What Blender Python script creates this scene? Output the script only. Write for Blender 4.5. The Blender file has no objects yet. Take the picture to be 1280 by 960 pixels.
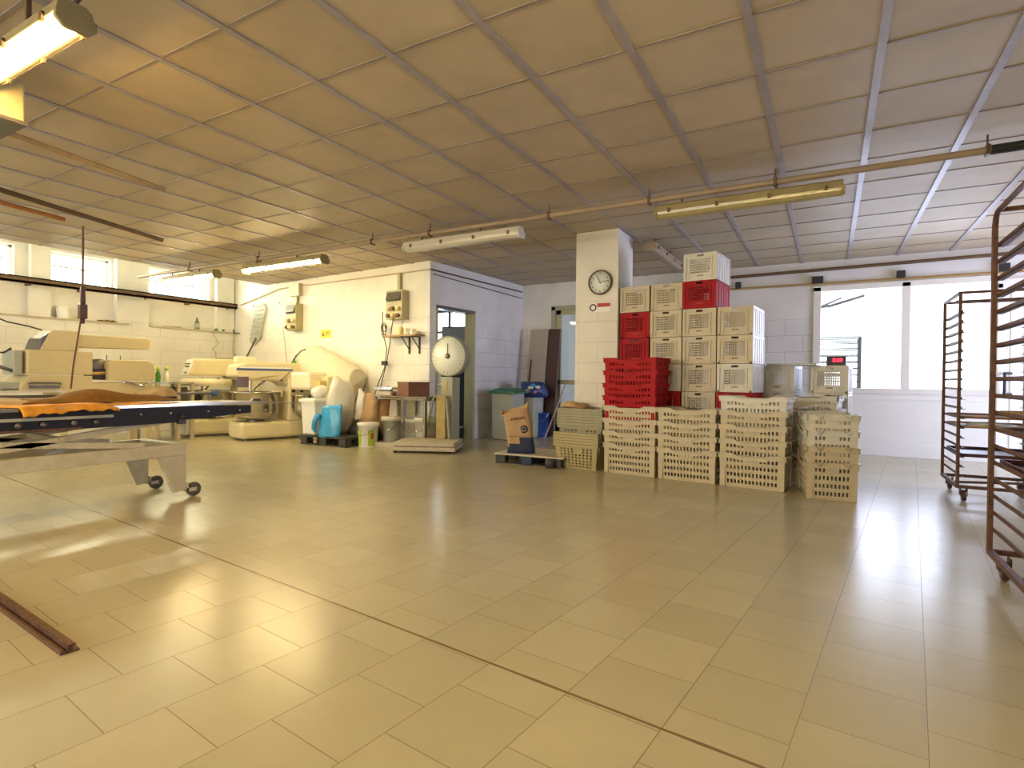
import bpy, bmesh, math, random
from mathutils import Vector, Matrix
random.seed(7)
C = bpy.context.scene.collection
PI = math.pi
# ------------------------------------------------------------------ camera
cam_d = bpy.data.cameras.new('camera'); cam = bpy.data.objects.new('camera', cam_d); C.objects.link(cam)
cam_d.sensor_width = 36; cam_d.lens = 36*700/1280; cam_d.clip_end = 100; cam_d.clip_start = .05
YAW, ROLL, PITCH, HC = .515, .0108, -.0084, 1.034
fwd = Vector((-math.sin(YAW)*math.cos(PITCH), math.cos(YAW)*math.cos(PITCH), math.sin(PITCH)))
rgt = Vector((math.cos(YAW), math.sin(YAW), 0)); up = rgt.cross(fwd)
r2 = rgt*math.cos(ROLL) + up*math.sin(ROLL); u2 = up*math.cos(ROLL) - rgt*math.sin(ROLL)
m = Matrix((r2, u2, -fwd)).transposed().to_4x4(); m.translation = (0, 0, HC)
cam.matrix_world = m
bpy.context.scene.camera = cam
# ------------------------------------------------------------------ light and exposure
vs = bpy.context.scene.view_settings
vs.view_transform = 'Standard'; vs.look = 'None'; vs.gamma = 1; vs.exposure = 0.78; vs.use_curve_mapping = False
W = bpy.data.worlds.new('sky'); bpy.context.scene.world = W; W.use_nodes = True
W.node_tree.nodes['Background'].inputs[0].default_value = (.90, .95, 1, 1)
W.node_tree.nodes['Background'].inputs[1].default_value = 2.6
TUBE = 85.0                      # lit tube strength
def area(name, loc, direction, sx, sy, power, col):
    l = bpy.data.lights.new(name, 'AREA'); l.shape = 'RECTANGLE'; l.size = sx; l.size_y = sy
    l.energy = power; l.color = col
    o = bpy.data.objects.new(name, l); C.objects.link(o); o.location = loc
    o.rotation_euler = Vector(direction).to_track_quat('-Z', 'Y').to_euler()
    return o
area('daylight_side_room', (1.2, 12.9, 1.5), (0, -1, -.12), 5.0, 2.4, 175, (.60, .64, 1))
area('daylight_left_windows', (-11.6, 4.9, 3.1), (1, 0, -.35), 5.2, .8, 560, (1, .92, .62))
area('warm_fill_front', (-5.6, -4.4, 1.7), (0, 1, .06), 7.6, 2.2, 130, (1, .82, .46))  # fill light added behind the camera, no window known there
area('cool_daylight_right', (4.15, 7.9, 1.25), (-1, .05, -.08), 2.4, 1.9, 85, (.52, .56, 1))  # cool light added from an unseen opening on the right, for the back wall
area('daylight_back_office', (-7.2, 10.6, 1.9), (.15, -1, -.1), 1.8, 1.4, 60, (.8, .88, 1))
# ------------------------------------------------------------------ materials
def mat(name, col, rough=.5, metal=0, var=0, scale=6, bump=0, bscale=60, coat=0, spec=.5, rvar=0, dirt=None, trans=0):
    M = bpy.data.materials.new(name); M.use_nodes = True; nt = M.node_tree; N = nt.nodes; L = nt.links
    b = N['Principled BSDF']; c = (*col, 1)
    b.inputs['Base Color'].default_value = c; b.inputs['Roughness'].default_value = rough
    b.inputs['Metallic'].default_value = metal; b.inputs['Specular IOR Level'].default_value = spec
    b.inputs['Coat Weight'].default_value = coat
    if var or bump or rvar or dirt:
        tc = N.new('ShaderNodeTexCoord')
        n = N.new('ShaderNodeTexNoise'); n.inputs['Scale'].default_value = scale; n.inputs['Detail'].default_value = 6
        n.inputs['Roughness'].default_value = .65
        L.new(tc.outputs['Object'], n.inputs['Vector'])
        if var or dirt:
            r = N.new('ShaderNodeValToRGB'); L.new(n.outputs['Fac'], r.inputs['Fac'])
            r.color_ramp.elements[0].position = .32; r.color_ramp.elements[1].position = .62
            d = dirt if dirt else tuple(max(0, x*(1-var)) for x in col)
            r.color_ramp.elements[0].color = (*d, 1); r.color_ramp.elements[1].color = c
            L.new(r.outputs[0], b.inputs['Base Color'])
        if rvar:
            mr = N.new('ShaderNodeMapRange'); L.new(n.outputs['Fac'], mr.inputs[0])
            mr.inputs[3].default_value = rough+rvar; mr.inputs[4].default_value = max(.03, rough-rvar)
            L.new(mr.outputs[0], b.inputs['Roughness'])
        if bump:
            n2 = N.new('ShaderNodeTexNoise'); n2.inputs['Scale'].default_value = bscale; n2.inputs['Detail'].default_value = 4
            L.new(tc.outputs['Object'], n2.inputs['Vector'])
            bp = N.new('ShaderNodeBump'); bp.inputs['Strength'].default_value = bump; bp.inputs['Distance'].default_value = .01
            L.new(n2.outputs['Fac'], bp.inputs['Height']); L.new(bp.outputs[0], b.inputs['Normal'])
    return M
def emit(name, col, s):
    M = bpy.data.materials.new(name); M.use_nodes = True; b = M.node_tree.nodes['Principled BSDF']
    b.inputs['Base Color'].default_value = (*col, 1)
    b.inputs['Emission Color'].default_value = (*col, 1); b.inputs['Emission Strength'].default_value = s
    return M
def glass_mat(name, tint=(.97, 1, 1), gl=.06, rough=.03):
    M = bpy.data.materials.new(name); M.use_nodes = True; nt = M.node_tree; N = nt.nodes
    N.remove(N['Principled BSDF'])
    t = N.new('ShaderNodeBsdfTransparent'); t.inputs[0].default_value = (*tint, 1)
    g = N.new('ShaderNodeBsdfGlossy'); g.inputs['Roughness'].default_value = rough
    mx = N.new('ShaderNodeMixShader'); mx.inputs[0].default_value = gl
    nt.links.new(t.outputs[0], mx.inputs[1]); nt.links.new(g.outputs[0], mx.inputs[2])
    nt.links.new(mx.outputs[0], N['Material Output'].inputs[0])
    return M

MT = {}
MT['cream_plastic'] = mat('cream_plastic', (.54, .46, .31), .42, var=.10, scale=9)
MT['cream_pale'] = mat('cream_pale_plastic', (.66, .63, .54), .42, var=.08, scale=9)
MT['cream_dirty'] = mat('yellowed_plastic', (.42, .35, .18), .5, var=.16, scale=14)
MT['grey_plastic'] = mat('greyed_plastic', (.34, .31, .21), .55, var=.2, scale=20)
MT['red_plastic'] = mat('red_plastic', (.40, .004, .007), .55, var=.2, scale=8, spec=.2)
MT['brown_print'] = mat('brown_print', (.22, .09, .05), .6)
MT['red_print'] = mat('red_print', (.45, .04, .05), .6)
MT['enamel'] = mat('cream_enamel', (.74, .65, .40), .38, var=.06, scale=5)
MT['enamel_yellow'] = mat('yellow_enamel', (.80, .62, .26), .4, var=.08, scale=6)
MT['enamel_pale'] = mat('pale_enamel', (.84, .76, .54), .35, var=.05, scale=5)
MT['machine_tan'] = mat('tan_machine_paint', (.62, .52, .29), .42, var=.05, scale=4)
MT['white_panel'] = mat('white_panel', (.84, .84, .80), .35, var=.04)
MT['white_paint'] = mat('white_paint', (.80, .78, .73), .5, var=.04)
MT['steel'] = mat('brushed_steel', (.55, .54, .52), .15, 1, var=.1, scale=12)
MT['dark_steel'] = mat('dark_steel', (.20, .19, .18), .4, .8, var=.2, scale=20)
MT['rust'] = mat('rusty_steel', (.17, .085, .055), .55, .5, var=.45, scale=25, bump=.3, bscale=120)
MT['navy'] = mat('navy_paint', (.007, .007, .016), .6, 0, var=.3, scale=18)
MT['cart_paint'] = mat('chipped_cream_paint', (.60, .56, .40), .5, var=.25, scale=9, dirt=(.50, .45, .28), bump=.15)
MT['black'] = mat('black_plastic', (.02, .02, .022), .45)
MT['blackrub'] = mat('grey_rubber', (.14, .12, .09), .7, var=.3, scale=30)
MT['belt'] = mat('conveyor_belt_cloth', (.42, .40, .44), .45, var=.15, scale=8)
MT['canvas_orange'] = mat('orange_canvas', (.72, .32, .03), .8, var=.25, scale=14, bump=.4)
MT['canvas_brown'] = mat('brown_canvas', (.26, .12, .012), .85, var=.3, scale=14, bump=.4)
MT['canvas_tan'] = mat('tan_canvas', (.58, .42, .20), .85, var=.2, scale=14, bump=.4)
MT['kraft'] = mat('kraft_paper', (.50, .33, .18), .8, var=.12, scale=12, bump=.3, bscale=25)
MT['kraft_dark'] = mat('brown_sacking', (.27, .14, .05), .85, var=.3, scale=12, bump=.4, bscale=25)
MT['bag_navy'] = mat('navy_print', (.02, .035, .10), .6, var=.2)
MT['white_paper'] = mat('white_paper', (.78, .76, .70), .7, var=.08, bump=.3, bscale=20)
MT['plastic_film'] = mat('grey_plastic_film', (.66, .64, .58), .25, var=.1, scale=7, bump=.5, bscale=14)
MT['blue_film'] = mat('sky_blue_plastic', (.06, .40, .78), .32, var=.2, scale=10, bump=.4, bscale=16)
MT['blue_bag'] = mat('dark_blue_plastic', (.015, .05, .20), .25, var=.3, scale=12, bump=.6, bscale=18)
MT['blue_bucket'] = mat('blue_plastic', (.02, .07, .32), .4)
MT['green_lid'] = mat('green_plastic', (.02, .16, .09), .45, var=.15)
MT['bin_grey'] = mat('grey_bin_plastic', (.40, .42, .36), .5, var=.06)
MT['pallet'] = mat('dark_grey_plastic', (.055, .055, .055), .6, var=.4, scale=20)
MT['green_label'] = mat('lime_label', (.42, .58, .06), .5)
MT['red_label'] = mat('brown_red_label', (.38, .10, .05), .5)
MT['brown_box'] = mat('brown_leather_board', (.17, .065, .035), .5, var=.2, scale=10)
MT['marble'] = mat('dusty_scale_paint', (.58, .52, .42), .6, var=.2, scale=12, bump=.2)
MT['scale_green'] = mat('grey_green_enamel', (.34, .35, .26), .4, var=.08)
MT['scale_face'] = mat('scale_face', (.80, .83, .76), .35)
MT['wood'] = mat('wood_shelf', (.42, .26, .12), .6, var=.3, scale=12)
MT['dark_wood'] = mat('dark_red_wood', (.07, .022, .022), .4, var=.25, scale=10)
MT['grey_board'] = mat('grey_laminate', (.42, .37, .32), .45, var=.06)
MT['pipe_gold'] = mat('yellowed_pipe', (.46, .33, .14), .45, var=.25, scale=9)
MT['pipe_pink'] = mat('pinkish_cream_pipe', (.36, .27, .18), .5, var=.2, scale=6)
MT['brass'] = mat('brass_pipe', (.50, .33, .12), .35, .4, var=.2)
MT['pipe_dark'] = mat('dark_brown_pipe', (.16, .095, .045), .5, .2, var=.35, scale=10)
MT['pipe_orange'] = mat('orange_pipe', (.45, .18, .04), .5, var=.2)
MT['hous'] = mat('yellowed_lamp_housing', (.34, .28, .13), .45, var=.2, scale=8)
MT['diff_off'] = mat('yellowed_diffuser', (.44, .37, .17), .22, var=.12, scale=10, coat=.4)
MT['diff_white'] = mat('milky_diffuser', (.58, .54, .45), .22, coat=.4)
MT['tube_on'] = emit('lit_tube', (1, .80, .43), TUBE)
MT['tube_warm'] = emit('lit_warm_tube', (1, .66, .24), TUBE*1.1)
MT['lamp_clear'] = glass_mat('lamp_diffuser_clear', (1, .98, .90), .08, .3)
MT['glass'] = glass_mat('window_glass')
MT['yellow_sign'] = mat('yellow_sign', (.85, .62, .02), .5)
MT['green'] = mat('green_plastic_bits', (.08, .28, .05), .5)
MT['pink'] = mat('pink_film', (.6, .15, .3), .5)
MT['red_led'] = emit('red_digits', (1, .03, .08), 2.5)
MT['clock_rim'] = mat('clock_rim', (.16, .14, .11), .3, .5)
MT['tarp'] = mat('cream_cloth', (.72, .66, .50), .8, var=.08, scale=5, bump=.5, bscale=9)
MT['blue_stripe'] = mat('blue_stripe', (.07, .12, .28), .4)
MT['box_brown'] = mat('worn_olive_paint', (.42, .33, .12), .45, var=.3, scale=8)
MT['cord'] = mat('dark_cord', (.06, .055, .05), .6)
MT['box_olive'] = mat('olive_grey_box', (.44, .40, .22), .45, var=.1)

def wall_material(name, col, block=True, mort=.80):
    M = bpy.data.materials.new(name); M.use_nodes = True; nt = M.node_tree; N = nt.nodes; L = nt.links
    b = N['Principled BSDF']; b.inputs['Roughness'].default_value = .6; b.inputs['Specular IOR Level'].default_value = .3
    tc = N.new('ShaderNodeTexCoord'); sep = N.new('ShaderNodeSeparateXYZ'); L.new(tc.outputs['Object'], sep.inputs[0])
    add = N.new('ShaderNodeMath'); L.new(sep.outputs[0], add.inputs[0]); L.new(sep.outputs[1], add.inputs[1])
    cmb = N.new('ShaderNodeCombineXYZ'); L.new(add.outputs[0], cmb.inputs[0])
    sub = N.new('ShaderNodeMath'); sub.inputs[1].default_value = 10.0; L.new(sep.outputs[2], sub.inputs[0]); L.new(sub.outputs[0], cmb.inputs[1])
    br = N.new('ShaderNodeTexBrick'); L.new(cmb.outputs[0], br.inputs['Vector'])
    br.inputs['Scale'].default_value = 1; br.inputs['Brick Width'].default_value = .50; br.inputs['Row Height'].default_value = .25
    br.inputs['Mortar Size'].default_value = .005; br.inputs['Mortar Smooth'].default_value = .3
    br.inputs['Color1'].default_value = (*col, 1); br.inputs['Color2'].default_value = tuple(c*.97 for c in col)+(1,)
    br.inputs['Mortar'].default_value = tuple(c*mort for c in col)+(1,)
    gt = N.new('ShaderNodeMath'); gt.operation = 'LESS_THAN'; gt.inputs[1].default_value = 2.0 if block else -1
    L.new(sep.outputs[2], gt.inputs[0])
    n = N.new('ShaderNodeTexNoise'); n.inputs['Scale'].default_value = 2.2; n.inputs['Detail'].default_value = 7; L.new(tc.outputs['Object'], n.inputs['Vector'])
    mr = N.new('ShaderNodeMapRange'); L.new(n.outputs['Fac'], mr.inputs[0]); mr.inputs[1].default_value = .3; mr.inputs[2].default_value = .7
    mr.inputs[3].default_value = .90; mr.inputs[4].default_value = 1.03
    mx = N.new('ShaderNodeMix'); mx.data_type = 'RGBA'; L.new(gt.outputs[0], mx.inputs[0]); mx.inputs[6].default_value = (*col, 1)
    L.new(br.outputs['Color'], mx.inputs[7])
    mul = N.new('ShaderNodeVectorMath'); mul.operation = 'SCALE'; L.new(mx.outputs[2], mul.inputs[0]); L.new(mr.outputs[0], mul.inputs[3])
    L.new(mul.outputs[0], b.inputs['Base Color'])
    h = N.new('ShaderNodeMath'); h.operation = 'MULTIPLY'; L.new(br.outputs['Fac'], h.inputs[0]); L.new(gt.outputs[0], h.inputs[1])
    bp = N.new('ShaderNodeBump'); bp.invert = True; bp.inputs['Strength'].default_value = .35; bp.inputs['Distance'].default_value = .005
    L.new(h.outputs[0], bp.inputs['Height']); L.new(bp.outputs[0], b.inputs['Normal'])
    return M
MT['wall'] = wall_material('painted_block', (.80, .77, .70))
MT['wall_plain'] = wall_material('painted_plaster', (.80, .77, .70), False)
MT['wall_cool'] = wall_material('painted_block_white', (.78, .77, .76), True, .66)

def floor_material():
    M = bpy.data.materials.new('floor_tiles'); M.use_nodes = True; nt = M.node_tree; N = nt.nodes; L = nt.links
    b = N['Principled BSDF']
    tc = N.new('ShaderNodeTexCoord')
    def dot(v):
        d = N.new('ShaderNodeVectorMath'); d.operation = 'DOT_PRODUCT'; L.new(tc.outputs['Object'], d.inputs[0]); d.inputs[1].default_value = v
        return d.outputs['Value']
    def math_(op, a, bb):
        x = N.new('ShaderNodeMath'); x.operation = op
        for i, q in enumerate((a, bb)):
            if isinstance(q, (int, float)): x.inputs[i].default_value = q
            else: L.new(q, x.inputs[i])
        return x.outputs[0]
    u = dot((.1057, .9944, 0)); v = dot((.9944, -.1057, 0))
    u1 = math_('ADD', u, -.951+64.4); v1 = math_('ADD', v, -.051+200*.322)
    cm = N.new('ShaderNodeCombineXYZ'); L.new(u1, cm.inputs[0]); L.new(v1, cm.inputs[1])
    br = N.new('ShaderNodeTexBrick'); L.new(cm.outputs[0], br.inputs['Vector'])
    br.inputs['Scale'].default_value = 1; br.inputs['Brick Width'].default_value = .322; br.inputs['Row Height'].default_value = .322
    br.inputs['Mortar Size'].default_value = .0016; br.inputs['Mortar Smooth'].default_value = .4; br.inputs['Bias'].default_value = 0
    br.inputs['Color1'].default_value = (.455, .41, .28, 1); br.inputs['Color2'].default_value = (.415, .372, .252, 1)
    br.inputs['Mortar'].default_value = (.22, .16, .09, 1)
    n = N.new('ShaderNodeTexNoise'); n.inputs['Scale'].default_value = 5; n.inputs['Detail'].default_value = 8; n.inputs['Roughness'].default_value = .7
    L.new(tc.outputs['Object'], n.inputs['Vector'])
    n3 = N.new('ShaderNodeTexNoise'); n3.inputs['Scale'].default_value = .8; n3.inputs['Detail'].default_value = 4; L.new(tc.outputs['Object'], n3.inputs['Vector'])
    f = math_('ADD', math_('MULTIPLY', n.outputs['Fac'], .14), math_('MULTIPLY', n3.outputs['Fac'], .22))
    f = math_('ADD', f, .82)
    sc = N.new('ShaderNodeVectorMath'); sc.operation = 'SCALE'; L.new(br.outputs['Color'], sc.inputs[0]); L.new(f, sc.inputs[3])
    ad = math_('ABSOLUTE', math_('ADD', u, -1.612), 0)
    seam = math_('LESS_THAN', ad, math_('ADD', math_('MULTIPLY', n.outputs['Fac'], .010), .0015))
    mx = N.new('ShaderNodeMix'); mx.data_type = 'RGBA'; L.new(seam, mx.inputs[0]); L.new(sc.outputs[0], mx.inputs[6]); mx.inputs[7].default_value = (.20, .13, .07, 1)
    L.new(mx.outputs[2], b.inputs['Base Color'])
    n2 = N.new('ShaderNodeTexNoise'); n2.inputs['Scale'].default_value = 14; n2.inputs['Detail'].default_value = 3; L.new(tc.outputs['Object'], n2.inputs['Vector'])
    mr = N.new('ShaderNodeMapRange'); L.new(n2.outputs['Fac'], mr.inputs[0]); mr.inputs[1].default_value = .3; mr.inputs[2].default_value = .7
    mr.inputs[3].default_value = .23; mr.inputs[4].default_value = .267
    L.new(mr.outputs[0], b.inputs['Roughness'])
    b.inputs['Specular IOR Level'].default_value = .45
    bp = N.new('ShaderNodeBump'); bp.invert = True; bp.inputs['Strength'].default_value = .6; bp.inputs['Distance'].default_value = .002
    L.new(math_('MAXIMUM', br.outputs['Fac'], seam), bp.inputs['Height'])
    bp2 = N.new('ShaderNodeBump'); bp2.inputs['Strength'].default_value = .05; bp2.inputs['Distance'].default_value = .003
    L.new(n2.outputs['Fac'], bp2.inputs['Height']); L.new(bp.outputs[0], bp2.inputs['Normal']); L.new(bp2.outputs[0], b.inputs['Normal'])
    return M
MT['floor'] = floor_material()

def ceiling_material():
    M = bpy.data.materials.new('ceiling_panels'); M.use_nodes = True; nt = M.node_tree; N = nt.nodes; L = nt.links
    b = N['Principled BSDF']; b.inputs['Roughness'].default_value = .55; b.inputs['Specular IOR Level'].default_value = .25
    tc = N.new('ShaderNodeTexCoord')
    mp = N.new('ShaderNodeMapping'); L.new(tc.outputs['Object'], mp.inputs[0]); mp.inputs['Location'].default_value = (2.776+60, -1.807+60, 0)
    br = N.new('ShaderNodeTexBrick'); L.new(mp.outputs[0], br.inputs['Vector']); br.offset = 0
    br.inputs['Scale'].default_value = 1; br.inputs['Brick Width'].default_value = .6; br.inputs['Row Height'].default_value = .6
    br.inputs['Mortar Size'].default_value = .002
    br.inputs['Color1'].default_value = (.51, .425, .30, 1); br.inputs['Color2'].default_value = (.455, .375, .265, 1); br.inputs['Mortar'].default_value = (.25, .2, .16, 1)
    n = N.new('ShaderNodeTexNoise'); n.inputs['Scale'].default_value = 1.6; n.inputs['Detail'].default_value = 8; n.inputs['Roughness'].default_value = .7
    L.new(tc.outputs['Object'], n.inputs['Vector'])
    mr = N.new('ShaderNodeMapRange'); L.new(n.outputs['Fac'], mr.inputs[0]); mr.inputs[1].default_value = .3; mr.inputs[2].default_value = .7
    mr.inputs[3].default_value = .86; mr.inputs[4].default_value = 1.08
    sc = N.new('ShaderNodeVectorMath'); sc.operation = 'SCALE'; L.new(br.outputs['Color'], sc.inputs[0]); L.new(mr.outputs[0], sc.inputs[3])
    L.new(sc.outputs[0], b.inputs['Base Color'])
    n2 = N.new('ShaderNodeTexNoise'); n2.inputs['Scale'].default_value = 90; n2.inputs['Detail'].default_value = 3; L.new(tc.outputs['Object'], n2.inputs['Vector'])
    bp = N.new('ShaderNodeBump'); bp.inputs['Strength'].default_value = .25; bp.inputs['Distance'].default_value = .004
    L.new(n2.outputs['Fac'], bp.inputs['Height']); L.new(bp.outputs[0], b.inputs['Normal'])
    return M
MT['ceiling'] = ceiling_material()
MT['tbar'] = mat('ceiling_bar', (.36, .32, .33), .4, var=.25, scale=4)
MT['tbar_thin'] = mat('ceiling_bar_thin', (.30, .25, .22), .45, var=.3, scale=5)

# ------------------------------------------------------------------ mesh builder
class B:
    def __init__(s): s.v = []; s.f = []; s.m = []; s.sm = []
    def add(s, vs_, fs, mi=0, smooth=False):
        o = len(s.v); s.v += [tuple(p) for p in vs_]
        for f in fs: s.f.append([i+o for i in f]); s.m.append(mi); s.sm.append(smooth)
        return s
    def box(s, x0, x1, y0, y1, z0, z1, mi=0, M=None):
        P = [Vector((x, y, z)) for x in (x0, x1) for y in (y0, y1) for z in (z0, z1)]
        if M is not None: P = [M @ p for p in P]
        return s.add(P, [(0, 1, 3, 2), (4, 6, 7, 5), (0, 4, 5, 1), (2, 3, 7, 6), (0, 2, 6, 4), (1, 5, 7, 3)], mi)
    def bar(s, p, q, w, h, mi=0, upv=(0, 0, 1)):
        p = Vector(p); q = Vector(q); d = q-p; Ln = d.length; d.normalize(); u = Vector(upv)
        if abs(d.dot(u)) > .98: u = Vector((1, 0, 0))
        a = d.cross(u).normalized(); u = a.cross(d)
        P = [p+d*(Ln*i)+a*(w/2*j)+u*(h/2*k) for i in (0, 1) for j in (-1, 1) for k in (-1, 1)]
        return s.add(P, [(0, 1, 3, 2), (4, 6, 7, 5), (0, 4, 5, 1), (2, 3, 7, 6), (0, 2, 6, 4), (1, 5, 7, 3)], mi)
    def tube(s, pts, r, n=8, mi=0, close=False):
        pts = [Vector(p) for p in pts]; k = len(pts); rings = []; ref = None
        rr = r if isinstance(r, (list, tuple)) else [r]*k
        for i, p in enumerate(pts):
            d = (pts[min(i+1, k-1)]-pts[max(i-1, 0)]).normalized()
            if ref is None:
                ref = Vector((0, 0, 1)) if abs(d.z) < .9 else Vector((1, 0, 0))
            a = (ref-d*ref.dot(d)).normalized(); ref = a; b = d.cross(a)
            rings.append([p+(a*math.cos(t)+b*math.sin(t))*rr[i] for t in [2*PI*j/n for j in range(n)]])
        vs_ = [q for rg in rings for q in rg]; fs = []
        for i in range(k-1):
            for j in range(n):
                fs.append((i*n+j, i*n+(j+1) % n, (i+1)*n+(j+1) % n, (i+1)*n+j))
        s.add(vs_, fs, mi, True)
        s.add(rings[0], [tuple(reversed(range(n)))], mi); s.add(rings[-1], [tuple(range(n))], mi)
        return s
    def lathe(s, prof, c=(0, 0, 0), n=24, mi=0, M=None, smooth=True, cap=True):
        c = Vector(c); vs_ = []; k = len(prof)
        for r, z in prof:
            for j in range(n):
                t = 2*PI*j/n; p = Vector((r*math.cos(t), r*math.sin(t), z))
                if M is not None: p = M @ p
                vs_.append(p+c)
        fs = [(i*n+j, i*n+(j+1) % n, (i+1)*n+(j+1) % n, (i+1)*n+j) for i in range(k-1) for j in range(n)]
        s.add(vs_, fs, mi, smooth)
        if cap and prof[0][0] > 1e-4: s.add(vs_[:n], [tuple(reversed(range(n)))], mi)
        if cap and prof[-1][0] > 1e-4: s.add(vs_[-n:], [tuple(range(n))], mi)
        return s
    def prism(s, poly, a, b, axis='y', mi=0, M=None):
        def P(u, v, w):
            p = Vector({'x': (w, u, v), 'y': (u, w, v), 'z': (u, v, w)}[axis]); return M @ p if M is not None else p
        n = len(poly); vs_ = [P(u, v, a) for u, v in poly]+[P(u, v, b) for u, v in poly]
        fs = [tuple(range(n)), tuple(range(2*n-1, n-1, -1))]+[(i, i+n, (i+1) % n+n, (i+1) % n) for i in range(n)]
        return s.add(vs_, fs, mi)
    def cells(s, us, vv, solid, fn, t, mi=0):
        """perforated panel: fn(u, v, w) gives the point; w in 0..t"""
        V = {}; base = len(s.v); pts = []
        def vid(i, j, k):
            if (i, j, k) not in V: V[(i, j, k)] = len(pts); pts.append(fn(us[i], vv[j], t*k))
            return V[(i, j, k)]
        fs = []; nu = len(us)-1; nv = len(vv)-1
        S = lambda i, j: 0 <= i < nu and 0 <= j < nv and solid(i, j)
        for i in range(nu):
            for j in range(nv):
                if not S(i, j): continue
                for k in (0, 1): fs.append((vid(i, j, k), vid(i+1, j, k), vid(i+1, j+1, k), vid(i, j+1, k)))
                if not S(i-1, j): fs.append((vid(i, j, 0), vid(i, j+1, 0), vid(i, j+1, 1), vid(i, j, 1)))
                if not S(i+1, j): fs.append((vid(i+1, j, 0), vid(i+1, j+1, 0), vid(i+1, j+1, 1), vid(i+1, j, 1)))
                if not S(i, j-1): fs.append((vid(i, j, 0), vid(i+1, j, 0), vid(i+1, j, 1), vid(i, j, 1)))
                if not S(i, j+1): fs.append((vid(i, j+1, 0), vid(i+1, j+1, 0), vid(i+1, j+1, 1), vid(i, j+1, 1)))
        return s.add(pts, fs, mi)
    def build(s, name, mats, parent=None, bevel=0, fix=True, **kw):
        me = bpy.data.meshes.new(name); me.from_pydata([tuple(p) for p in s.v], [], s.f)
        if not isinstance(mats, (list, tuple)): mats = [mats]
        for mm in mats: me.materials.append(MT[mm] if isinstance(mm, str) else mm)
        me.polygons.foreach_set('material_index', s.m); me.polygons.foreach_set('use_smooth', s.sm)
        if fix:
            bm = bmesh.new(); bm.from_mesh(me); bmesh.ops.recalc_face_normals(bm, faces=bm.faces); bm.to_mesh(me); bm.free()
        me.update()
        o = bpy.data.objects.new(name, me); C.objects.link(o)
        if parent is not None: o.parent = parent
        if bevel:
            bv = o.modifiers.new('bevel', 'BEVEL'); bv.width = bevel; bv.segments = 2; bv.limit_method = 'ANGLE'
        for k_, v_ in kw.items(): o[k_] = v_
        return o
def thing(name, label, cat, loc=(0, 0, 0), rz=0, group=None):
    o = bpy.data.objects.new(name, None); C.objects.link(o); o.location = loc; o.rotation_euler = (0, 0, rz)
    o.empty_display_size = .1
    o['label'] = label; o['category'] = cat
    if group: o['group'] = group
    return o
def dup(root, loc, rz=0, label=None, group=None):
    def cp(o, par):
        c = o.copy(); C.objects.link(c)
        if par is not None: c.parent = par
        for ch in o.children: cp(ch, c)
        return c
    r = cp(root, None); r.location = loc; r.rotation_euler = (0, 0, rz)
    if label: r['label'] = label
    if group: r['group'] = group
    return r
S = dict(kind='structure')
def text_mesh(txt, size, M, name, material, parent, depth=.002):
    cu = bpy.data.curves.new(name, 'FONT'); cu.body = txt; cu.size = size; cu.extrude = depth; cu.align_x = 'CENTER'; cu.align_y = 'CENTER'
    t = bpy.data.objects.new('tmp', cu); C.objects.link(t); bpy.context.view_layer.update()
    me = bpy.data.meshes.new_from_object(t.evaluated_get(bpy.context.evaluated_depsgraph_get()))
    bpy.data.objects.remove(t); me.name = name; me.transform(M)
    me.materials.clear(); me.materials.append(MT[material])
    o = bpy.data.objects.new(name, me); C.objects.link(o); o.parent = parent
    return o
FACE_FRONT = Matrix.Rotation(PI/2, 4, 'X')      # text standing up, facing -Y

# ================================================================== STRUCTURE
H = 2.858
XL, XR, YF, YB = -11.0, 4.0, -4.0, 9.6
B().add([(XL-3, YF-1, 0), (XR+1, YF-1, 0), (XR+1, 13.5, 0), (XL-3, 13.5, 0)], [(0, 1, 2, 3)]).build('floor', 'floor', **S)
# partition wall front (slightly out of square)
SL = (6.93-7.29)/(-5.4+9.75)
def wy(x): return 6.93+SL*(x+5.4)          # y of the partition front face at x
ang = math.atan(SL)
cb = B()
cb.box(-9.75, XR, YF, YB, H, H+.05)
cb.build('ceiling', 'ceiling', **S)
tb = B()
for c in range(-12, 12):
    x = -2.776+.6*c
    if -9.7 < x < XR: tb.box(x-.022, x+.022, YF, YB, H-.009, H+.001, 0)
for r in range(-10, 14):
    y = 1.807+.6*r
    if YF < y < YB: tb.box(-9.75, XR, y-.008, y+.008, H-.006, H+.001, 1)
tb.build('ceiling_grid', ['tbar', 'tbar_thin'], **S)
# recess beyond the hung ceiling, up to the high windows
rb = B(); rb.box(XL-.6, -9.75, YF, 9.0, 3.32, 3.4); rb.box(-9.76, -9.74, YF, 8.0, H, 3.34)
rb.build('ceiling_recess', 'wall_plain', **S)
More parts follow.
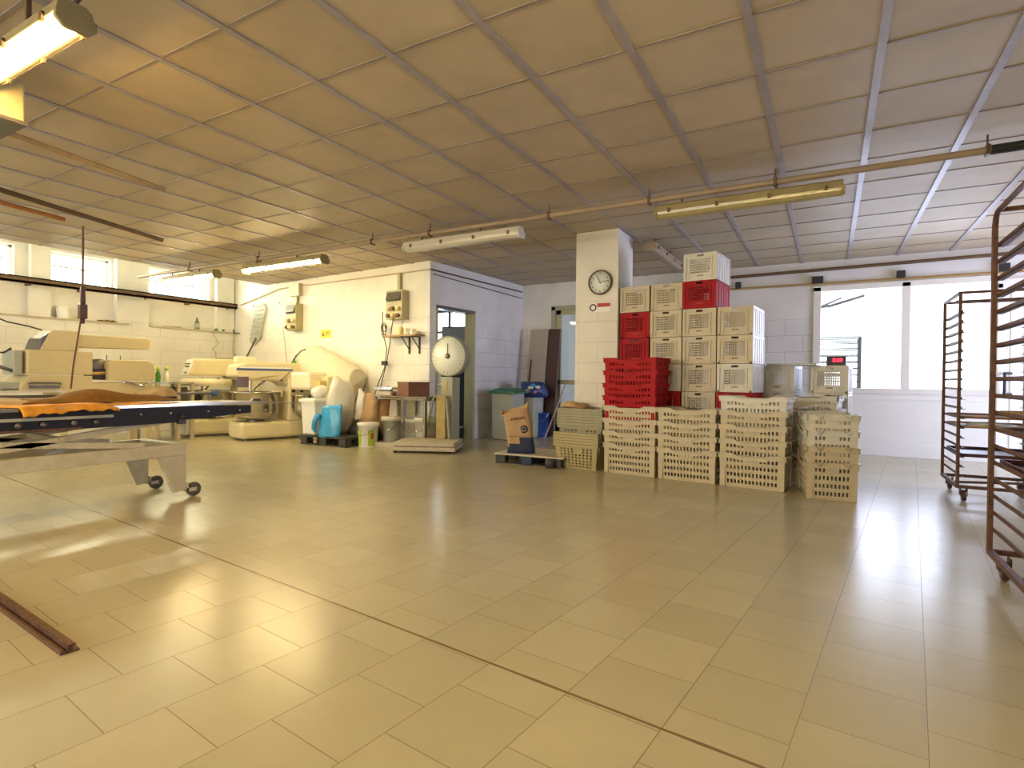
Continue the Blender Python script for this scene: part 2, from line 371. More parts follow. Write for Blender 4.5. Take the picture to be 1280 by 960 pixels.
# walls never seen, closing the room behind the camera
wfr = B(); wfr.box(XL-.2, XR+.2, YF-.2, YF, 0, .5); wfr.box(XL-.2, XR+.2, YF-.2, YF, 2.8, 3.4); wfr.box(XL-.2, -9.6, YF-.2, YF, .5, 2.8); wfr.box(-1.6, XR+.2, YF-.2, YF, .5, 2.8)  # opening invented to let the warm fill in
wfr.build('wall_front', 'wall', **S)
wff = B()  # unseen glazing frame, made up to house the fill light behind it
for k in range(6): wff.box(-9.6+1.6*k-.03, -9.6+1.6*k+.03, YF-.15, YF-.05, .5, 2.8)
wff.box(-9.6, -1.6, YF-.15, YF-.05, .5, .56); wff.box(-9.6, -1.6, YF-.15, YF-.05, 2.74, 2.8)
wff.build('window_7', 'white_paint', **S)
wr = B(); wr.box(XR, XR+.2, YF, 6.5, 0, 3.4); wr.box(XR, XR+.2, 9.3, YB, 0, 3.4); wr.box(XR, XR+.2, 6.5, 9.3, 0, .2); wr.box(XR, XR+.2, 6.5, 9.3, 2.3, 3.4)  # gap in this unseen wall added for the cool light
wr.build('wall_right', 'wall', **S)
# left wall with high windows
WZ0, WZ1 = 2.50, 3.04
wins = [(.6, 1.7), (2.3, 3.75), (4.22, 5.09), (5.70, 6.88)]
lw = B()
lw.box(XL-.35, XL, YF, 7.7, 0, WZ0)
lw.box(XL-.35, XL, YF, 7.7, WZ1, 3.4)
yy = YF
for a, b_ in wins+[(7.7, 7.7)]:
    if a > yy: lw.box(XL-.35, XL, yy, a, WZ0, WZ1)
    yy = b_
lw.box(XL-.01, XL+.14, YF, 5.31, 0, 1.93); lw.box(XL-.01, XL+.14, 5.31, 5.68, 0, 1.93); lw.box(XL-.01, XL+.14, 5.68, 7.38, 0, 1.93)
for a, b_ in [(3.92, 4.18), (5.13, 5.66), (6.98, 7.36)]: lw.box(XL-.01, XL+.12, a, b_, 1.9, 3.34)
lw.build('wall_left', 'wall', **S)
for i, (a, b_) in enumerate(wins):
    w = B(); x = XL-.12
    w.box(x-.03, x+.03, a, b_, WZ0, WZ0+.04); w.box(x-.03, x+.03, a, b_, WZ1-.04, WZ1)
    w.box(x-.03, x+.03, a, a+.04, WZ0, WZ1); w.box(x-.03, x+.03, b_-.04, b_, WZ0, WZ1)
    fr = w.build(f'window_{i+2}', 'white_paint', **S)
    g = B(); g.box(x-.012, x-.006, a+.04, b_-.04, WZ0+.04, WZ1-.04); g.build('pane', 'glass', fr)
    bb = B(); n = max(3, int((b_-a)/.13))
    for k in range(1, n): bb.bar((x-.08, a+(b_-a)*k/n, WZ0), (x-.08, a+(b_-a)*k/n, WZ1), .012, .012)
    bb.bar((x-.08, a, WZ0+.33), (x-.08, b_, WZ0+.33), .025, .025); bb.build('window_bars', 'dark_steel', fr)
# ledge trim
lt = B()
for a, b_ in [(YF, 5.31), (5.68, 7.38)]: lt.box(XL, XL+.17, a, b_, 1.925, 1.95)
lt.build('trim_1', 'cream_plastic', **S)
# partition front wall
ux, uy = math.cos(ang), math.sin(ang)
MPF = Matrix.Translation((-5.4, 6.93, 0)) @ Matrix.Rotation(ang, 4, 'Z')    # local x along wall (negative leftwards), -y towards camera
B().box(-6.1, 0, 0, .15, 0, 3.35, 0, MPF).build('wall_partition', 'wall', **S)
angS = math.atan2(10.37-6.93, -5.15+5.4)        # direction of the side face
MPS = Matrix.Translation((-5.4, 6.93, 0)) @ Matrix.Rotation(angS, 4, 'Z')  # local x runs back along the side face, +y is into the office
ps = B(); D0, D1, DZ = .17, 1.10, 2.16
ps.box(0, D0, 0, .14, 0, H, 0, MPS); ps.box(D1, 2.72, 0, .14, 0, H, 0, MPS); ps.box(D0, D1, 0, .14, DZ, H, 0, MPS)
ps.build('wall_partition_side', 'wall_cool', **S)
df = B()
df.box(D0-.03, D0+.015, -.012, .17, 0, DZ+.03, 0, MPS); df.box(D1-.015, D1+.05, -.012, .17, 0, DZ+.03, 0, MPS)
df.box(D0-.03, D1+.05, -.012, .17, DZ-.015, DZ+.035, 1, MPS)
df.build('door_2', ['box_olive', 'dark_steel'], **S)
# office behind the partition
ob = B()
ob.box(-9.2, -7.95, 9.7, 9.85, 0, 3.3); ob.box(-6.15, -5.2, 9.7, 9.85, 0, 3.3); ob.box(-7.95, -6.15, 9.7, 9.85, 0, 1.25); ob.box(-7.95, -6.15, 9.7, 9.85, 2.5, 3.3)
ob.box(-9.3, -9.2, 7.3, 9.85, 0, 3.3)
ob.build('wall_office', 'wall_plain', **S)
B().box(-9.3, -5.25, 7.2, 9.85, 3.0, 3.05).build('ceiling_office', 'wall_plain', **S)
wf = B()
for x0, x1 in [(-7.95, -7.89), (-7.08, -7.02), (-6.21, -6.15)]: wf.box(x0, x1, 9.72, 9.80, 1.25, 2.5)
for z0, z1 in [(1.25, 1.31), (2.0, 2.05), (2.44, 2.5)]: wf.box(-7.95, -6.15, 9.72, 9.80, z0, z1)
wfo = wf.build('window_6', 'dark_steel', **S)
B().box(-7.95, -6.15, 9.755, 9.762, 1.25, 2.5).build('pane', 'glass', wfo)
# back wall (with a doorway at its left and the big interior window)
bw = B()
WX0, WX1, WB, WT = -.17, 1.92, .94, 2.42
bw.box(-5.35, -4.52, YB, YB+.12, 0, 3.0); bw.box(-4.52, -3.75, YB, YB+.12, 2.36, 3.0); bw.box(-3.75, WX0, YB, YB+.12, 0, 3.0)
bw.box(WX0, XR, YB, YB+.12, WT, 3.0)
bw.box(2.75, XR, YB, YB+.12, 0, WT)
bw.build('wall_back', 'wall_cool', **S)
pn = B(); pn.box(WX0, WX1, YB-.02, YB+.10, .17, WB-.02); pn.box(WX0, WX1, YB-.035, YB+.10, WB-.14, WB-.13); pn.build('wall_panel', 'white_panel', **S)
B().box(WX0, WX1, YB-.035, YB+.10, 0, .17).build('baseboard_back', 'white_panel', **S)
wf = B()
for x0, x1 in [(WX0-.05, WX0+.05), (.88, .98), (WX1-.05, WX1+.02)]: wf.box(x0, x1, YB-.03, YB+.09, WB-.02, WT+.04)
wf.box(WX0-.05, WX1+.02, YB-.03, YB+.09, WT-.02, WT+.06); wf.box(WX0-.05, WX1+.02, YB-.04, YB+.10, WB-.06, WB+.02)
win = wf.build('window_1', 'white_paint', bevel=.004, **S)
B().box(WX0, WX1, YB+.03, YB+.036, WB, WT).build('pane', 'glass', win)
# white door right of the window
dd = B(); dd.box(1.96, 2.70, YB-.01, YB+.04, 0, 2.3, 0)
dd.box(1.92, 1.97, YB-.05, YB+.1, 0, 2.36, 0); dd.box(2.70, 2.76, YB-.05, YB+.1, 0, 2.36, 0); dd.box(1.92, 2.76, YB-.05, YB+.1, 2.3, 2.42, 0)
dd.box(2.06, 2.10, YB-.02, YB, .1, 2.25); dd.box(2.2, 2.22, YB-.02, YB, .1, 2.25)
door = dd.build('door_1', 'white_panel', bevel=.003, **S)
B().tube([(2.07, YB-.02, 1.18), (1.985, YB-.10, 1.18), (1.985, YB-.12, 1.15), (1.985, YB-.12, .95), (1.985, YB-.10, .91), (2.07, YB-.02, .91)], .018, 8).build('door_handle', 'black', door)
# glazed door in the left doorway
gd = B(); gx0, gx1 = -4.50, -3.77
for x0, x1 in [(gx0, gx0+.10), (gx1-.10, gx1)]: gd.box(x0, x1, YB+.02, YB+.07, 0, 2.34)
for z0, z1 in [(0, .2), (.95, 1.03), (2.26, 2.34)]: gd.box(gx0, gx1, YB+.02, YB+.07, z0, z1)
gdo = gd.build('door_3', 'box_olive', bevel=.003, **S)
B().box(gx0+.1, gx1-.1, YB+.04, YB+.046, .2, 2.26).build('pane', 'glass', gdo)
dfr = B(); dfr.box(-4.58, -4.50, YB-.03, YB+.1, 0, 2.40); dfr.box(-4.58, -3.7, YB-.03, YB+.1, 2.34, 2.42)
dfr.build('trim_2', 'scale_green', **S)
# side room behind the window
sr = B(); sr.box(-5.2, -5.1, 9.72, 13, 0, 3.2); sr.box(4.4, 4.5, 9.72, 13, 0, 3.2)
sr.box(-5.2, 4.5, 9.72, 13, 3.1, 3.2); sr.box(-5.2, -1.5, 12.95, 13.1, 0, 3.1); sr.box(3.9, 4.5, 12.95, 13.1, 0, 3.1); sr.box(-1.5, 3.9, 12.95, 13.1, 0, .25)
sr.box(-1.5, -1.4, 9.72, 12.3, 0, 3.1)  # partition added to keep side-room light away from the left doorway
sr.build('wall_side_room', 'white_panel', **S)
# column
col = B(); col.box(-2.76, -2.21, 6.46, 7.02, 0, H); col.build('wall_column', 'wall', bevel=.01, **S)

# ================================================================== pipes, lamps
def pipe(name, label, pts, r, m_, cat='pipe', n=10, **k):
    return B().tube(pts, r, n).build(name, m_, label=label, category=cat, **k)
CY, CZ = 5.25, 2.735
t = thing('lamp_conduit', 'long yellowed pipe running across the room under the ceiling, carrying the lamps', 'pipe', (0, 0, 0))
B().tube([(-10.4, CY, CZ), (1.0, CY, CZ)], .028, 10).build('pipe', 'pipe_pink', t)
B().tube([(1.0, CY, CZ), (1.22, CY, CZ)], .036, 10).build('joint', 'black', t, label='black rubber joint')
B().tube([(1.22, CY, CZ), (3.98, CY, CZ)], .028, 10).build('pipe', 'pipe_gold', t)
for x in (-8.9, -7.2, -5.0, -4.1, -2.55, -1.5, -.42, .98):
    B().tube([(x, CY, H-.01), (x, CY, CZ-.03)], .007, 6).box(x-.012, x+.012, CY-.036, CY+.036, CZ-.036, CZ+.036).build('clip', 'pipe_dark', t)
def lamp(x0, x1, y, z, lit, label, housing='hous', dif='diff_off', tube='tube_on'):
    L_ = abs(x1-x0)
    t = thing('ceiling_lamp', label, 'lamp', ((x0+x1)/2, y, z), 0, 'tube lamps hung under the ceiling')
    a = L_/2
    # housing: shallow tub above
    prof = [(-.075, .0), (-.066, .05), (-.04, .068), (.04, .068), (.066, .05), (.075, .0)]
    B().prism(prof, -a, a, 'x').build('housing', housing, t, bevel=.004)
    dp = [(-.070, 0), (-.066, -.028), (-.045, -.05), (0, -.058), (.045, -.05), (.066, -.028), (.070, 0)]
    B().prism(dp, -a+.012, a-.012, 'x').build('diffuser', 'lamp_clear' if lit else dif, t, bevel=.003)
    for sx in (-1, 1):
        B().prism([(-.08, .012), (-.08, -.03), (-.05, -.062), (.05, -.062), (.08, -.03), (.08, .012)], sx*a-.012, sx*a+.012, 'x').build('end_cap', housing, t, bevel=.004)
    if lit:
        for yy_ in (-.028, .028):
            B().tube([(-a+.05, yy_, -.018), (a-.05, yy_, -.018)], .013, 8).build('tube', tube, t)
    for k in range(4):
        xx = -a+.12+k*(L_-.24)/3
        for sy in (-1, 1): B().box(xx-.012, xx+.012, sy*.079-.006, sy*.079+.006, -.018, .02).build('clip', 'pipe_dark', t)
    top = CZ-.03-z if abs(y-CY) < .1 else H-z
    for xx in (-a*.7, a*.35):
        B().box(xx-.01, xx+.01, -.01, .01, .06, max(top, .08)).build('hanger', 'pipe_dark', t)
    return t
LZ = 2.60
lamp(-1.42, .08, CY, LZ, False, 'unlit yellowed tube lamp above the tall crates, under the long pipe')
lamp(-4.45, -2.88, CY, LZ, False, 'unlit tube lamp in the middle of the row, left of the clock column', 'diff_white', 'diff_white')
lamp(-7.50, -5.85, CY, LZ, True, 'lit white tube lamp on the long pipe above the dough mixers')
lamp(-9.60, -8.19, CY, LZ, True, 'lit tube lamp at the far left end of the long pipe')
lamp(-4.35, -2.90, 1.20, 2.60, True, 'large glowing tube lamp in the top left corner of the room view', tube='tube_warm')
lamp(-1.3, .2, 1.20, 2.60, True, 'added lit tube lamp over the middle of the floor, out of view')  # unseen lamp added to brighten the front of the floor
lamp(-7.4, -5.9, -.6, 2.60, True, 'added lit tube lamp above the left part of the floor, out of view')  # extra lamp behind the camera, added to lift the room light
o = lamp(0, 1.5, 0, 2.66, False, 'short brownish tube lamp behind the clock column, pointing at the back wall', 'pipe_pink', 'pipe_pink')
o.location = (-1.97, 7.7, 2.72); o.rotation_euler.z = PI/2
# flex of the near lamp
B().tube([(-2.93, 1.2, 2.66), (-2.84, 1.22, 2.72), (-2.85, 1.2, 2.80), (-2.95, 1.17, H)], .010, 6).build('lamp_cable', 'cord', label='grey cable looping from the glowing corner lamp up to the ceiling', category='cable')
# box hung left of the corner lamp
t = thing('junction_box', 'yellow green metal junction box hanging at the upper left edge', 'box', (0, 0, 0))
B().box(-4.60, -4.11, 1.05, 1.45, 2.50, 2.74).build('box_body', 'box_olive', t, bevel=.012)
B().box(-4.61, -4.10, 1.04, 1.46, 2.485, 2.505).build('box_rim', 'dark_steel', t)
B().tube([(-4.35, 1.25, 2.74), (-4.35, 1.25, H)], .02, 8).build('hanger', 'pipe_dark', t)
# three loose ceiling pipes
pipe('ceiling_pipe', 'yellowed pipe under the ceiling starting beside the hanging junction box', [(-4.72, 1.55, 2.62), (-4.96, 2.70, 2.62)], .021, 'pipe_gold')
pipe('ceiling_pipe', 'brown pipe hung under the ceiling above the conveyor, left of the yellowed one', [(-5.9, 1.0, 2.62), (-6.24, 2.03, 2.62), (-6.82, 3.69, 2.62)], .024, 'pipe_dark')
pipe('ceiling_pipe', 'short orange pipe hung under the ceiling at the left edge', [(-6.4, 1.4, 2.60), (-6.61, 2.15, 2.60), (-6.75, 2.7, 2.60)], .022, 'pipe_orange')
# back wall pipes
pipe('wall_pipe', 'dark brown pipe along the top of the back wall', [(-2.3, YB-.08, 2.66), (-1.36, YB-.08, 2.70), (2.2, YB-.08, 2.74), (3.9, YB-.08, 2.76)], .024, 'pipe_dark')
t = thing('wall_pipe', 'brass coloured pipe along the back wall just above the window', 'pipe')
B().tube([(-3.2, YB-.05, 2.52), (3.9, YB-.05, 2.50)], .017, 8).build('pipe', 'brass', t)
for x, w_ in [(-2.3, .05), (-1.28, .04), (-.17, .075), (.86, .05), (1.98, .05)]:
    B().box(x-w_, x+w_, YB-.09, YB, 2.51, 2.62).build('clip', 'black', t, bevel=.004, label='black pipe clip')
# pipes over the partition
pipe('wall_pipe', 'cream conduit along the top of the yellow lit wall', [MPF @ Vector((-5.25, -.03, 2.52)), MPF @ Vector((-4.6, -.03, 2.62)), MPF @ Vector((-3.9, -.03, 2.74)), MPF @ Vector((0.02, -.03, 2.72))], .012, 'cream_plastic', n=6)
pipe('wall_pipe', 'thin dark conduit high on the wall above the office door', [MPS @ Vector((.0, -.03, 2.72)), MPS @ Vector((2.6, -.03, 2.72))], .012, 'pipe_dark', n=6)
pipe('wall_pipe', 'thin grey cable running just below the dark conduit over the office door', [MPS @ Vector((.05, -.02, 2.66)), MPS @ Vector((2.6, -.02, 2.60))], .008, 'dark_steel', n=6)

# left wall beam
t = thing('steel_channel', 'long dark brown steel channel fixed along the left wall below the high windows', 'beam')
B().box(XL+.12, XL+.22, -2, 7.36, 2.44, 2.47).box(XL+.20, XL+.22, -2, 7.36, 2.44, 2.54).box(XL+.12, XL+.22, -2, 7.36, 2.52, 2.54).build('channel', 'pipe_dark', t)
for y in (3.9, 4.6, 5.6, 6.4, 7.2): B().box(XL, XL+.13, y-.02, y+.02, 2.42, 2.46).build('bracket', 'rust', t)
# hoist cord
t = thing('hoist_cord', 'hoist cord with brown hook block hanging from the ceiling above the cream machine', 'hoist', (-7.6, 3.9, 0))
hx = (-8.0, 3.395)
t.location = (hx[0], hx[1], 0)
B().tube([(0, 0, H), (0, 0, 2.12)], .013, 8).build('rod', 'rust', t)
B().box(-.04, .04, -.04, .04, 1.72, 1.90).box(-.025, .025, -.025, .025, 1.90, 2.12).box(-.02, .02, -.02, .02, 1.66, 1.72).build('hook_block', 'dark_wood', t, bevel=.01)
B().tube([(0, 0, 1.83), (0, -.02, 1.7), (-.01, -.05, 1.45), (-.01, -.09, 1.15), (0, -.12, .86)], .010, 6).build('cord', 'rust', t)
# ledge items
t = thing('round_tub', 'white round tub standing on the ledge of the left wall', 'tub', (XL+.10, 4.35, 1.95))
B().lathe([(.08, 0), (.095, .17)], n=20).build('body', 'white_panel', t); B().lathe([(.1, .17), (.1, .19), (.0, .195)], n=20).build('lid', 'white_paint', t)
t = thing('cloth_lump', 'folded yellow cloth on the wall ledge beside the white tub', 'cloth', (XL+.10, 4.6, 1.95))
B().lathe([(.05, 0), (.06, .03), (.03, .06), (0, .07)], n=12).build('cloth', 'enamel_yellow', t)
for i, (y, w_, lb) in enumerate([(5.0, .14, 'flat brown rag lying on the left ledge near the hoist cord'), (6.1, .15, 'crumpled tan rag lying on the ledge left of the bottle')]):
    b = B(); n = 10
    vs_ = []
    for a in range(n):
        for c in range(3):
            vs_.append((XL+.04+.055*c, y-w_+2*w_*a/(n-1), 1.952+random.uniform(.005, .035)*(1 if c == 1 else .5)))
    b.add(vs_, [(a*3+c, a*3+c+1, (a+1)*3+c+1, (a+1)*3+c) for a in range(n-1) for c in range(2)], 0, True)
    o = b.build('rag', ['canvas_brown', 'canvas_tan'][i], label=lb, category='rag'); o.modifiers.new('s', 'SOLIDIFY').thickness = .008
t = thing('bottle', 'dark bottle with grey label standing on the wall ledge', 'bottle', (XL+.10, 6.58, 1.95))
B().lathe([(.04, 0), (.042, .14), (.02, .19), (.016, .22), (.018, .235), (0, .236)], n=16).build('glass', 'dark_steel', t)
B().lathe([(.043, .04), (.043, .12)], n=16).build('bottle_label', 'bin_grey', t)
for i, y in enumerate((6.98, 7.12)):
    B().lathe([(.0, 0), (.035, .01), (.04, .03), (.02, .055), (0, .06)], (XL+.10, y, 1.95), 12).build('green_pot', 'green', label=['small green pot on the ledge nearer the bottle', 'small green pot on the ledge nearer the corner'][i], category='pot', group='small green pots on the ledge')
t = thing('wire_frame', 'thin cream wire hanging from the end of the ledge in the corner', 'wire')
B().tube([(XL+.17, 6.85, 1.93), (XL+.17, 6.98, 1.70), (XL+.17, 6.86, 1.58), (XL+.17, 6.93, 1.5), (XL+.17, 6.93, 1.40), (XL+.17, 7.3, 1.40)], .006, 6).tube([(XL+.17, 7.32, 1.93), (XL+.17, 7.30, 1.60), (XL+.17, 7.33, 1.40)], .008, 6).build('wire', 'brass', t)

# ================================================================== electrical boxes on the partition
def onP(x, z, d=0): # world point on partition front face
    return Vector((x, wy(x)-d, z))
def elbox(x, z0, z1, w, label):
    t = thing('fuse_box', label, 'electric box', (x, wy(x), 0), ang)
    B().box(-w/2, w/2, -.16, 0, z0, z1).build('case', 'box_olive', t, bevel=.008)
    zt = z0+(z1-z0)*.62
    B().prism([(-.165, zt), (-.20, zt+.03), (-.165, z1-.03)], -w*.42, w*.42, 'x').build('cover', 'dark_steel', t, label='smoked window cover')
    for i in range(3):
        for j in range(2):
            if w < .3 and i == 2: continue
            cx = -w*.3+i*w*.3; cz = z0+(z1-z0)*(.12+.24*j)
            M = Matrix.Translation((cx, -.16, cz)) @ Matrix.Rotation(PI/2, 4, 'X')
            B().lathe([(.03, 0), (.033, .05), (.02, .055), (0, .056)], n=10, M=M).build('socket', 'enamel_yellow' if (i+j) % 2 else 'pipe_dark', t)
    B().box(-.03, .03, -.06, 0, z1, 2.72).build('riser', 'box_olive', t)
    return t
elbox(-6.02, 1.97, 2.43, .36, 'grey and olive socket box high on the wall above the small shelf')
elbox(-8.72, 1.90, 2.40, .30, 'grey and yellow socket box on the wall left of the yellow sign')
B().box(-.17, .13, -.09, 0, 2.55, 2.78, 0, Matrix.Translation((-8.72, wy(-8.72), 0)) @ Matrix.Rotation(ang, 4, 'Z')).build('junction_box', 'cream_plastic', label='cream junction box at the top of the wall above the left socket box', category='box')
# yellow sign
t = thing('warning_sign', 'small yellow warning sign on the bright wall above the dough mixers', 'sign', (-7.90, wy(-7.90), 1.82), ang)
B().box(-.14, .14, -.008, 0, -.075, .075).build('plate', 'yellow_sign', t)
B().prism([(-.11, -.04), (-.03, -.04), (-.07, .04)], -.010, -.008, 'y').box(0, .11, -.010, -.008, .01, .03).box(0, .11, -.010, -.008, -.03, -.015).build('print', 'brown_print', t)
# wall shelf
t = thing('wall_shelf', 'small wooden wall shelf on two black brackets', 'shelf', (-5.82, wy(-5.82), 1.70), ang)
B().box(-.40, .33, -.22, 0, -.012, .012).build('board', 'wood', t)
for x in (.0, .22): B().box(x-.012, x+.012, -.02, 0, -.28, -.012).bar((x, -.02, -.2), (x, -.18, -.02), .012, .012).box(x-.012, x+.012, -.2, 0, -.024, -.012).build('bracket', 'black', t)
for i, (x, r, hh, m_, lb, nm) in enumerate([(-.10, .05, .13, 'enamel_yellow', 'yellow jar with a stick in it on the wall shelf', 'jar'), (.06, .055, .10, 'cream_pale', 'pale round pot in the middle of the wall shelf', 'pot'), (.17, .05, .09, 'enamel_pale', 'pale pot right of the middle one on the wall shelf', 'pot'), (.27, .045, .05, 'box_olive', 'low olive pot at the right end of the wall shelf', 'pot')]):
    p = Matrix.Translation((-5.82, wy(-5.82), 1.712)) @ Matrix.Rotation(ang, 4, 'Z') @ Vector((x, -.11, 0))
    tt = thing('storage_'+nm, lb, nm, p)
    B().lathe([(r*.9, 0), (r, hh*.8), (r*.8, hh)], n=14).build('body', m_, tt)
    if i == 0: B().tube([(0, 0, .08), (.06, 0, .26)], .006, 6).build('stick', 'wood', tt)
# hanging cables
t = thing('power_cable', 'tangled dark power cables hanging from the right socket box', 'cable', (-6.12, wy(-6.12)-.18, 0), ang)
pts = []
B().tube([(-.15, 0, 2.10), (-.17, .02, 1.9), (-.17, .05, 1.7), (-.15, .1, 1.5), (-.20, .1, 1.2), (-.34, .1, .95), (-.50, .1, .60)], .008, 6).build('cable', 'cord', t)
B().tube([(.10, 0, 2.0), (0, .05, 1.8), (-.08, .1, 1.6), (-.15, .1, 1.3), (-.25, .1, 1.0), (-.38, .1, .62)], .008, 6).build('cable', 'cord', t)
for k in range(3):
    B().tube([(-.17+(.045+.01*k)*math.cos(a), .05, 1.78+.09*k*.4+(.10-.015*k)*math.sin(a)) for a in [i*2*PI/14 for i in range(15)]], .007, 6).build('loop', 'cord', t)
B().box(-.24, -.14, .06, .12, 1.24, 1.31).build('plug', 'black', t, bevel=.01)
B().tube([onP(-8.86, 1.98, .2), onP(-8.96, 1.95, .17), onP(-8.98, 1.6, .1), onP(-8.98, 1.2, .06)], .009, 6).build('power_cable', 'cream_plastic', label='pale cable dropping from the left socket box behind the mixers', category='cable')
# peel (perforated paddle) hanging near the corner
t = thing('oven_peel', 'perforated metal peel leaning high on the wall in the left corner', 'peel')
def fn(u, v, w): 
    x = -10.0+.20*u; z = 2.10+.40*v; x += .12*v
    return (x*1.0, wy(x)-.05-w, z)
us = [-1+2*i/15 for i in range(16)]; vv = [-1+2*i/19 for i in range(20)]
def inblade(u, v): 
    return True
b = B(); b.cells(us, vv, lambda i, j: not (i % 2 == 1 and j % 2 == 1) and (abs(us[i]) < 1.0) and (abs((us[i]+us[i+1])/2)*.6 + max(0, abs((vv[j]+vv[j+1])/2)-.55)*1.4) < .85, fn, .004)
b.build('blade', 'bin_grey', t)
B().tube([onP(-10.02, 1.80, .06), onP(-10.75, .9, .1)], .016, 8).build('handle', 'dark_steel', t)
B().tube([onP(-10.7, 1.93, 0), onP(-10.7, 1.93, .14), onP(-10.7, 2.0, .15)], .012, 6).build('wall_hook', 'black', label='black hook sticking out of the wall below the end of the channel', category='hook')
B().tube([onP(-10.2, 2.47, 0), onP(-10.05, 2.45, .12)], .010, 6).build('wall_hook', 'black', label='black hook holding the top of the perforated peel', category='hook')
B().tube([onP(-9.3, 2.47, 0), onP(-9.2, 2.45, .10)], .008, 6).build('wall_hook', 'black', label='thin black hook left of the upper junction box', category='hook')
# clock and sign on column
t = thing('wall_clock', 'round wall clock with dark rim on the column, showing a quarter past eleven', 'clock', (-2.43, 6.46, 2.22))
Mf = Matrix.Rotation(PI/2, 4, 'X')
B().lathe([(.135, 0), (.15, .01), (.152, .035), (.142, .048), (.134, .048), (.132, .03)], n=40, M=Mf, cap=False).build('rim', 'clock_rim', t)
B().lathe([(.134, .004), (.134, .028), (0, .028)], n=40, M=Mf).build('dial', 'scale_face', t)
def hand(angle, ln, w_): 
    d = Vector((math.sin(angle), 0, math.cos(angle)))
    return B().bar(Vector((0, -.034, 0))-d*.02, Vector((0, -.034, 0))+d*ln, w_, .003, upv=(0, 1, 0))
hand(math.radians(-25), .085, .008).build('hour_hand', 'black', t); hand(math.radians(82), .11, .006).build('minute_hand', 'black', t)
for k in range(12):
    a = math.radians(30*(k+1))
    text_mesh(str(k+1), .034, Matrix.Translation((.108*math.sin(a), -.030, .108*math.cos(a))) @ FACE_FRONT, 'numeral', 'black', t, .001)
t = thing('wall_sign', 'small white sign with a red strip and round emblem under the clock', 'sign', (-2.45, 6.46, 1.92))
B().box(-.12, .15, -.006, 0, -.055, .055).build('plate', 'white_panel', t)
B().box(-.02, .145, -.009, -.006, .005, .05).build('red_strip', 'red_print', t)
B().lathe([(.045, .006), (.045, .009), (.03, .009), (.03, .006)], (-.075, 0, 0), 20, M=Mf, cap=False).build('emblem', 'black', t)

